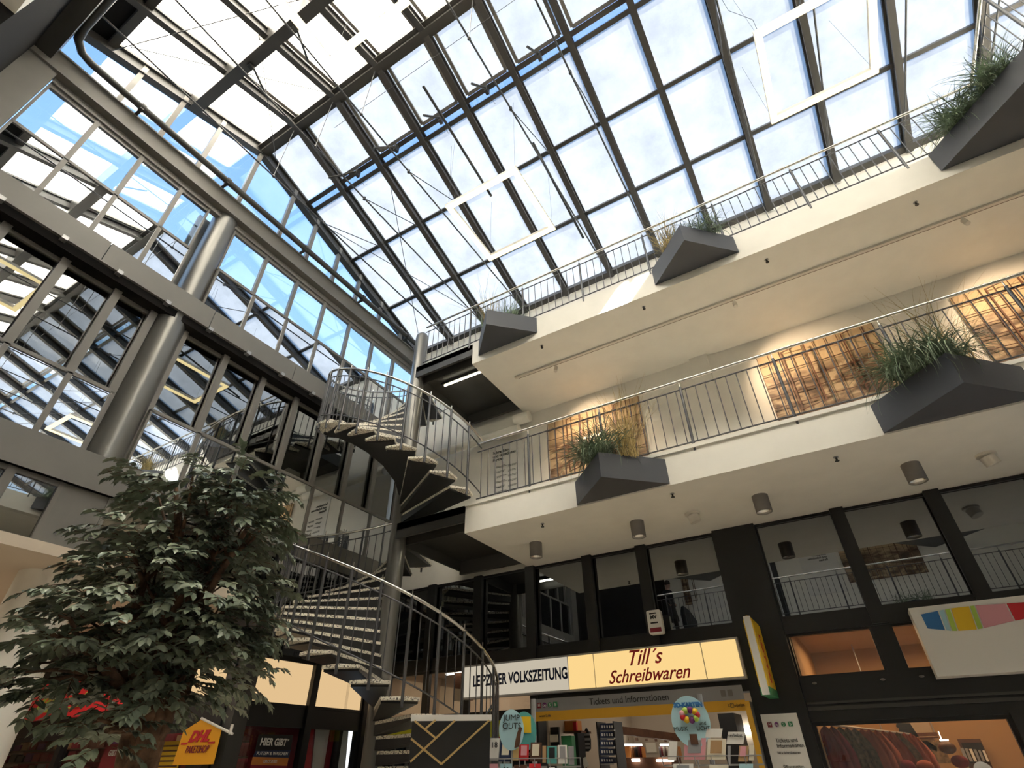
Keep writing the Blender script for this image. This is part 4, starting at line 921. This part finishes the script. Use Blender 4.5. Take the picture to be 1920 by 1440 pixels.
ibox('picture_box', 'red and gold picture box on top of the shop shelf', 'box', 1058, 1352, 1082, 1371, 1.45, .03, 'orange'); ibox('picture_box', 'narrow red box beside the red and gold picture box', 'box', 1074, 1354, 1081, 1370, 1.44, .008, 'red')
ibox('shelf_board', 'dark shelf board under the red and gold picture box', 'shelf', 1056, 1371, 1090, 1374, 1.43, .06, 'brown')
ibox('door_post', 'dark post beside the card display at the shop entrance', 'post', 1076, 1374, 1088, 1450, 1.40, .04, 'black')
ibox('magazine_holder', 'grey tall leaflet holder behind the left card rack', 'holder', 1052, 1380, 1075, 1440, 1.36, .02, 'green')
t = thing('surfboard_display', 'black surfboard shaped display with pale labels inside the shop', 'display stand', V(*at(1099, 1440, 1.46)))
P = [(1099, 1364), (1104, 1372), (1107, 1388), (1107, 1404), (1103, 1409), (1096, 1409), (1093, 1404), (1093, 1386), (1095, 1372)]
MB().prism([V(*at(a, c, 1.46)) for a, c in P][::-1], Y * .03).build('board', 'black', t)
for y_ in (1375, 1384, 1393, 1400): ibox('label_strip', '', '', 1095, y_, 1105.5, y_ + 4, 1.457, .002, 'signgrey', parent=t)
ibox('lit_mirror', 'bright vertical light strip beside the surfboard display', 'lamp', 1090, 1374, 1094, 1407, 1.47, .01, 'tube'); ibox('lit_picture', 'bright blue-white picture panel beside the black tiered stand', 'picture', 1110, 1385, 1123, 1406, 1.944, .0065, 'lightblue')
t2 = thing('price_card', 'white tilted paper card below the surfboard display', 'card', V(*at(1094, 1430, 1.42))); MB().prism([V(*at(a, c, 1.42)) for a, c in ((1089, 1423), (1098, 1419), (1104, 1435), (1096, 1441))][::-1], Y * .004).build('sheet', 'paper', t2)
one('ceiling_beam', MB().bar(V(*at(1160, 1369, 1.6)), V(*at(1272, 1383, 1.75)), .10, .12), 'brown', 'brown wooden beam running under the stationery shop ceiling', 'beam')
for k in range(5): ibox('wall_tile', 'small dark square picture in the row on the shop wall', 'picture', 1173 + k * 18, 1383 + k * .8, 1178 + k * 18, 1388 + k * .8, 1.9, .004, 'brown', 'small square pictures on the shop wall')
for k, (a, c) in enumerate(((1165, 1184), (1186, 1202), (1237, 1258))): ibox('shelf_light', 'bright shelf light strip above the books, %s from the left' % ('first', 'second', 'third')[k], 'lamp', a, 1395, c, 1398, 1.84, .01, 'tube', 'shelf lights over the books')
rnd = random.Random(11); bc = ['orange', 'brown', 'black', 'darkred', 'cream', 'signgrey', 'brown', 'purple']
for k in range(30):
    a = 1166 + k * 3.6
    if 1205 < a < 1232: continue
    ibox('book', 'upright book in the row under the shelf lights of the stationery shop', 'book', a, 1399 + rnd.uniform(0, 2), a + 3.1, 1420, 1.82, .03, bc[rnd.randrange(8)], 'books in the shop shelf')
ibox('book', 'wide orange book at the left end of the lit book row', 'book', 1166, 1400, 1182, 1420, 1.80, .015, 'orange')
ibox('picture', 'pale animal drawing hanging between the book rows', 'picture', 1210, 1393, 1231, 1411, 1.944, .006, 'cream')
ibox('shop_shelf', 'long dark shelf unit below the books in the stationery shop', 'shelf', 1150, 1421, 1262, 1450, 1.8, .1, 'brown')
ibox('shelf_light', 'bright shelf light strip low beside the pale card rack', 'lamp', 1184, 1423, 1198, 1428, 1.79, .0095, 'tube', 'low shelf lights'); ibox('shelf_light', 'bright low shelf light strip nearest the right card rack', 'lamp', 1230, 1424, 1262, 1428, 1.79, .0095, 'tube', 'low shelf lights')
ibox('shop_shelf', 'dark bookcase behind the right card rack', 'shelf', 1345, 1338, 1398, 1440, 1.75, .1, 'black'); ibox('lit_counter', 'bright lit sales display behind the right card rack', 'counter', 1368, 1362, 1415, 1376, 1.935, .015, 'tube')
ibox('acid_poster', 'acid yellow poster panel on the wall beside the black gold-lined box', 'poster', 919, 1352, 958, 1381, 1.30, .004, 'acid'); ibox('advertising_board', 'yellow board seen between the lowest stair treads', 'panel', 706, 1360, 772, 1384, 1.30, .02, 'acid')
ibox('lottery_poster', 'yellow and green lottery poster between the topper signs and the shop door', 'poster', 985, 1352, 1002, 1375, 1.31, .004, 'yellow'); ibox('green_poster', 'green lower poster between the topper signs and the shop door', 'poster', 985, 1376, 1002, 1390, 1.31, .004, 'green')
ibox('leaflet', 'red pointed leaflet behind the pale blue topper sign', 'leaflet', 928, 1375, 942, 1386, 1.302, .010, 'red')
# wall panels of the room behind the staircase
ibox('bookshelf', 'shelf with dark red books seen left of the cream sign', 'shelf', 852, 1262, 876, 1312, 1.42, .03, 'brown')

# ================================================================ CLOTHES SHOP
gar = mat('rust_cloth', (.36, .10, .05), .9, noise=.3, nscale=6); gar2 = mat('olive_cloth', (.12, .10, .05), .9, noise=.4, nscale=20, col2=(.28, .2, .12)); gar3 = mat('wine_cloth', (.20, .02, .03), .9, noise=.3)
t = thing('clothes_rail', 'high clothes rail with red and patterned garments in the clothes shop window', 'clothes rail', V(-.02, 1.40, .05)); MB().tube([V(-.105, 1.40, .060), V(.04, 1.62, .045)], .015, 8).build('rail', 'alu', t)
rnd = random.Random(3)
for k in range(13):
    f = k / 12; x = -.105 + .145 * f; y = 1.385 + .19 * f; z = .058 - .012 * f; mb = MB(); W = .20 + .02 * rnd.random(); L = .62 + .25 * rnd.random(); nseg = 12; top = V(x, y, z)
    d = Vector((.83, -.1, 0)).normalized(); vs_ = []
    for j in range(7):
        w2 = W * (.35 + .65 * min(1, j / 1.5)) * (1 + .06 * j)
        for i in range(nseg + 1):
            u2 = i / nseg - .5; vs_.append(top + d * u2 * w2 * 1.6 + Vector((-d.y, d.x, 0)) * (.03 * math.sin(i * 2.2 + k)) - Z * (L * j / 6 + .05 * abs(u2) * 2))
    mb.add(vs_, [(j * (nseg + 1) + i, j * (nseg + 1) + i + 1, (j + 1) * (nseg + 1) + i + 1, (j + 1) * (nseg + 1) + i) for j in range(6) for i in range(nseg)], True)
    m = (gar3, gar3, gar2, gar2, gar2, gar, gar, gar, gar, gar, gar2, gar, gar)[k]
    one('garment', mb, m, 'hanging garment in the dense row at the left of the clothes shop window', 'garment', 'garments on the window rail')
t = thing('clothes_rail', 'rail with dark T-shirts hanging in the middle of the clothes shop', 'clothes rail', V(.02, 1.70, .03)); a = at(1648, 1386, 1.70); c = at(1760, 1382, 1.70)
MB().tube([V(*a), V(*c)], .012, 8).build('rail', 'brown', t); MB().box(a[0] + .01, c[0], 1.70, 1.73, a[2] + .004, a[2] + .010).build('board', 'brown', t); RZ_ = a[2]
for q in (a[0] + .012, c[0] - .004): MB().tube([V(q, 1.71, a[2] + .008), V(q, 1.71, .24)], .01, 6).build('ceiling_rod', 'alu', t)
for k, (px, m, lb) in enumerate(((1668, 'black', 'plain black T-shirt hanging left on the middle rail'), (1702, 'black', 'black T-shirt with a brown print on the middle rail'), (1733, 'black', 'black T-shirt with a white figure print on the middle rail'), (1760, gar2, 'olive T-shirt hanging right on the middle rail'))):
    c = V(*at(px, 1408, 1.69)); s_ = .105; P = [(-.9, -1.2), (.9, -1.2), (.9, .2), (1.5, -.1), (1.7, .35), (.8, 1), (.3, 1), (0, .85), (-.3, 1), (-.8, 1), (-1.7, .35), (-1.5, -.1), (-.9, .2)]
    o = thing('t_shirt', lb, 'shirt', c, 'T-shirts on the middle rail'); MB().prism([c + X * a_ * s_ + Z * b_ * s_ * 1.2 for a_, b_ in P], Y * .03).build('body', m, o); MB().tube([c + Z * .12 + Y * .02, Vector((c.x, V(0, 1.70, 0).y, V(0, 0, RZ_).z))], .006, 5).build('hanger', 'brown', o)
    if k in (1, 2): MB().obox(c - Y * .004, X * .035, Y * .002, Z * .06).build('print', ('brown', 'cream')[k - 1], o)
ibox('picture_board', 'large pale picture on the clothes shop wall behind the cat figure', 'picture', 1678, 1346, 1752, 1382, 1.79, .010, 'shopwhite')
one('cat_figure', MB().prism([V(*at(a, c, 1.70)) for a, c in ((1684, 1382), (1686, 1366), (1680, 1362), (1682, 1350), (1690, 1356), (1706, 1356), (1722, 1380), (1726, 1384))][::-1], Y * .05), 'black', 'black cat shaped figure above the T-shirt rail', 'figure')
t = thing('wall_lamp', 'bright L-shaped lamp glowing in the clothes shop', 'lamp', V(*at(1765, 1380, 1.55))); ibox('lamp_tube', '', '', 1760, 1371, 1766, 1388, 1.55, .01, 'tube', parent=t); ibox('lamp_foot', '', '', 1762, 1386, 1779, 1389, 1.55, .01, 'tube', parent=t)
t = thing('wall_shelf', 'open wall cabinet with folded goods at the back right of the clothes shop', 'cabinet', V(*at(1830, 1410, 1.77)))
ibox('case', '', '', 1795, 1386, 1862, 1440, 1.775, .01, 'brown', parent=t); ibox('opening', '', '', 1802, 1393, 1856, 1430, 1.77, .004, 'black', parent=t)
for k in range(6): ibox('folded_item', '', '', 1806 + k * 8, 1402 + k, 1811 + k * 8, 1428, 1.765, .004, ('alu', 'signgrey', 'paper')[k % 3], parent=t)
for (a, c, m, lb) in ((1776, 1402, 'brown', 'brown handbag hanging right of the T-shirts'), (1655, 1428, 'orange', 'orange folded cloth pile at the foot of the window'), (1735, 1437, gar, 'rust cap on the display pile'), (1800, 1428, gar3, 'wine red cloth bundle at the right of the display'), (1700, 1436, gar3, 'wine red folded pile in the middle of the display')):
    q = at(a, c, 1.50); one('cloth_item', MB().ball(V(*q), .10, 12, 8, .7), m, lb, 'clothing')
q = at(1845, 1446, 1.318); one('window_sticker', MB().prism([V(q[0] + .013 * math.cos(k * math.pi / 10), 1.318, q[2] + .013 * math.sin(k * math.pi / 10)) for k in range(20)], Y * .002), 'paper', 'round white sticker at the foot of the clothes shop window', 'sticker')
for k in range(3): q = at((1527, 1655, 1728)[k], (1281, 1274, 1268)[k], GY - .012); one('screw_cap', MB().ball(V(*q), .03, 8, 6, .5), 'lampgrey', 'small round fitting under the orange lit windows, %s from the left' % SPL[k], 'fitting', 'fittings on the black beam')

# ================================================================ FICUS TREE
def T(px, py, h=.75): return V(*hp(px, py, h))
tb_ = hp(262, 1440, .75); base = V(tb_[0], tb_[1], -EYE / S)
tree = thing('ficus_tree', 'large potted ficus tree with twisted brown stems and grey-green leaves at lower left', 'tree', base)
MB().tube([base, base + Z * .42, base + Z * .45], [.26, .34, .36], 28).build('pot', 'planter', tree)
rnd = random.Random(21)
sc = .75 * S / F_PX
blobs = [((440, 925), 85, 45, .72), ((330, 915), 80, 30, .74), ((400, 1000), 120, 75, .76), ((290, 1020), 90, 50, .74), ((240, 1090), 85, 50, .77), ((300, 1140), 150, 80, .73), ((340, 1230), 130, 80, .77), ((170, 1200), 75, 50, .72), ((110, 1190), 45, 22, .70), ((415, 1150), 80, 95, .73), ((210, 1290), 95, 50, .76), ((310, 1310), 45, 30, .72), ((90, 1275), 50, 28, .74), ((470, 980), 60, 60, .72), ((200, 1370), 40, 30, .70)]
tr_ = MB(); root = base + Z * .4
fork = T(300, 1330, .755)
for k in range(9):
    a = k * .698; s0 = root + Vector((math.cos(a), math.sin(a), 0)) * .08; pts = [s0]
    for j in range(1, 8):
        f = j / 8; pts.append(s0.lerp(fork, f) + Vector((math.cos(a + f * 2.6), math.sin(a + f * 2.6), 0)) * (.085 - .02 * f))
    tr_.tube(pts, .062, 9, r1=.04)
for bi, (c, rx, rz_, h) in enumerate(blobs):
    e_ = T(c[0], c[1], h); mid = fork.lerp(e_, .5) + Vector((rnd.uniform(-.15, .15), rnd.uniform(-.15, .15), rnd.uniform(-.05, .15)))
    s0 = fork + Vector((rnd.uniform(-.07, .07), rnd.uniform(-.07, .07), rnd.uniform(-.6, 0)))
    tr_.tube([s0, s0.lerp(mid, .55) + Vector((rnd.uniform(-.06, .06), rnd.uniform(-.06, .06), 0)), mid, mid.lerp(e_, .6), e_], .055, 8, r1=.016)
    for q in range(4): d = Vector((rnd.uniform(-1, 1), rnd.uniform(-1, 1), rnd.uniform(-.2, 1))).normalized(); tr_.tube([mid.lerp(e_, .4), mid.lerp(e_, .7) + d * .16, e_ + d * rx * sc * .6], .018, 6, r1=.006)
tr_.build('trunk', 'bark', tree)
lf = MB(); tw = MB()
def leaf(p, d, nrm, L):
    d = d.normalized(); s_ = d.cross(nrm)
    if s_.length < .01: s_ = d.orthogonal()
    s_.normalize(); nrm = s_.cross(d); w_ = L * .29
    v = [p, p + d * L * .24 + s_ * w_ * .92 + nrm * .006, p + d * L * .62 + s_ * w_ * .88 + nrm * .005, p + d * L - nrm * .008, p + d * L * .62 - s_ * w_ * .88 + nrm * .005, p + d * L * .24 - s_ * w_ * .92 + nrm * .006, p + d * L * .3 - nrm * .004, p + d * L * .62 - nrm * .005]
    lf.add(v, [(0, 1, 6), (1, 2, 7, 6), (2, 3, 7), (0, 6, 5), (6, 7, 4, 5), (7, 3, 4)], True)
for (c, rx, rz_, h) in blobs:
    C0 = T(c[0], c[1], h); n_sp = int(rx * rz_ / 82)
    for k in range(n_sp):
        d = Vector((rnd.gauss(0, 1), rnd.gauss(0, 1), rnd.gauss(0, 1))).normalized(); rr = rnd.random() ** .45
        p = C0 + Vector((d.x * rx * sc * .95, d.y * rx * sc * .95, d.z * rz_ * sc)) * rr
        out = Vector((d.x, d.y, rnd.uniform(-.2, .5))).normalized(); pts = [p]; nn = rnd.randrange(5, 9); step = .030
        for j in range(nn):
            out = (out + Vector((0, 0, -.085)) + Vector((rnd.uniform(-.08, .08), rnd.uniform(-.08, .08), 0))).normalized(); pts.append(pts[-1] + out * step)
            sd = out.cross(Z); sd = sd.normalized() if sd.length > .05 else X
            for s2 in (-1, 1):
                if rnd.random() < .88: leaf(pts[-1], out * .55 + sd * s2 * .75 + Vector((0, 0, -.22 + rnd.uniform(-.3, .3))), Z + out * .35 + Vector((rnd.uniform(-.3, .3), rnd.uniform(-.3, .3), 0)), rnd.uniform(.065, .10))
        leaf(pts[-1], out + Vector((0, 0, -.4)), Z + out * .3, .085); tw.tube(pts, .003, 4)
lf.build('foliage', 'leaf', tree); tw.build('twigs', 'bark', tree)

# ================================================================ PERSON AND HANGING COAT ON THE OPPOSITE GALLERY (mirrored in the shop glass)
def skinned(name, joints, edges, m, parent, sub=2):
    me = bpy.data.meshes.new(name); o0 = ORG[parent.name]; me.from_pydata([tuple(Vector(j[0]) - o0) for j in joints], edges, [])
    ob = bpy.data.objects.new(name, me); C.objects.link(ob); ob.parent = parent; ORG[ob.name] = o0
    md = ob.modifiers.new('skin', 'SKIN'); md.use_smooth_shade = True
    for i, j in enumerate(joints): me.skin_vertices[0].data[i].radius = (j[1], j[2] if len(j) > 2 else j[1])
    me.skin_vertices[0].data[0].use_root = True
    s2 = ob.modifiers.new('sub', 'SUBSURF'); s2.levels = sub; s2.render_levels = sub; me.materials.append(M[m]); return ob
pc = V(-.775, -.26, LO1); pr = thing('person', 'person in a long black coat standing on the opposite gallery, mirrored in the shop glass', 'person', pc)
def pp(x, y, z): return pc + Vector((x, y, z))
skinned('body', [(pp(0, 0, .95), .15, .12), (pp(0, 0, 1.2), .15, .11), (pp(.02, 0, 1.42), .17, .10), (pp(.03, 0, 1.52), .06), (pp(.06, 0, 1.62), .08, .10), (pp(.07, 0, 1.72), .08, .09),
    (pp(-.09, 0, .88), .09), (pp(-.12, .03, .48), .065), (pp(-.16, .05, .08), .045), (pp(-.06, .06, .03), .035), (pp(.09, 0, .88), .09), (pp(.12, -.02, .48), .065), (pp(.14, -.04, .08), .045), (pp(.24, -.03, .03), .035),
    (pp(.02, .19, 1.40), .06), (pp(.0, .24, 1.12), .045), (pp(.12, .22, .90), .035), (pp(.02, -.19, 1.40), .06), (pp(.02, -.24, 1.12), .045), (pp(.2, -.2, .98), .035)],
    [(0, 1), (1, 2), (2, 3), (3, 4), (4, 5), (0, 6), (6, 7), (7, 8), (8, 9), (0, 10), (10, 11), (11, 12), (12, 13), (2, 14), (14, 15), (15, 16), (2, 17), (17, 18), (18, 19)], 'skin', pr)
mb = MB(); n = 20; rows = [(1.50, .07, .07), (1.44, .20, .13), (1.3, .215, .15), (1.1, .20, .15), (.9, .22, .17), (.66, .26, .19), (.45, .29, .2)]
vs_ = [pp(.01 + rx * math.cos(2 * math.pi * k / n) * .8, rx * math.sin(2 * math.pi * k / n) * 1.1, z) for z, rx, ry in rows for k in range(n)]
mb.add(vs_, [(i * n + k, (i + 1) * n + k, (i + 1) * n + (k + 1) % n, i * n + (k + 1) % n) for i in range(6) for k in range(n)], True)
for s_ in (-1, 1): mb.tube([pp(.02, s_ * .17, 1.43), pp(.0, s_ * .26, 1.14), pp(.13, s_ * .22, .95)], .07, 10, r1=.055)
mb.build('coat', 'coat', pr); MB().tube([pp(-.10, .01, .85), pp(-.13, .03, .48), pp(-.16, .05, .09)], .10, 10, r1=.065).tube([pp(.08, 0, .85), pp(.12, -.02, .48), pp(.14, -.04, .09)], .10, 10, r1=.065).build('trousers', 'coat', pr)
MB().ball(pp(.055, 0, 1.73), .105, 14, 10, 1.0).build('hair', 'hair', pr)
bc_ = V(-.675, -.21, LO1); one('hanging_bag', MB().tube([bc_ + Z * .02, bc_ + Z * .25, bc_ + Z * .6 - X * .1, bc_ + Z * .8 - X * .16], [.22, .24, .17, .05], 16), 'coat', 'big black bag standing beside the person on the opposite gallery', 'bag')
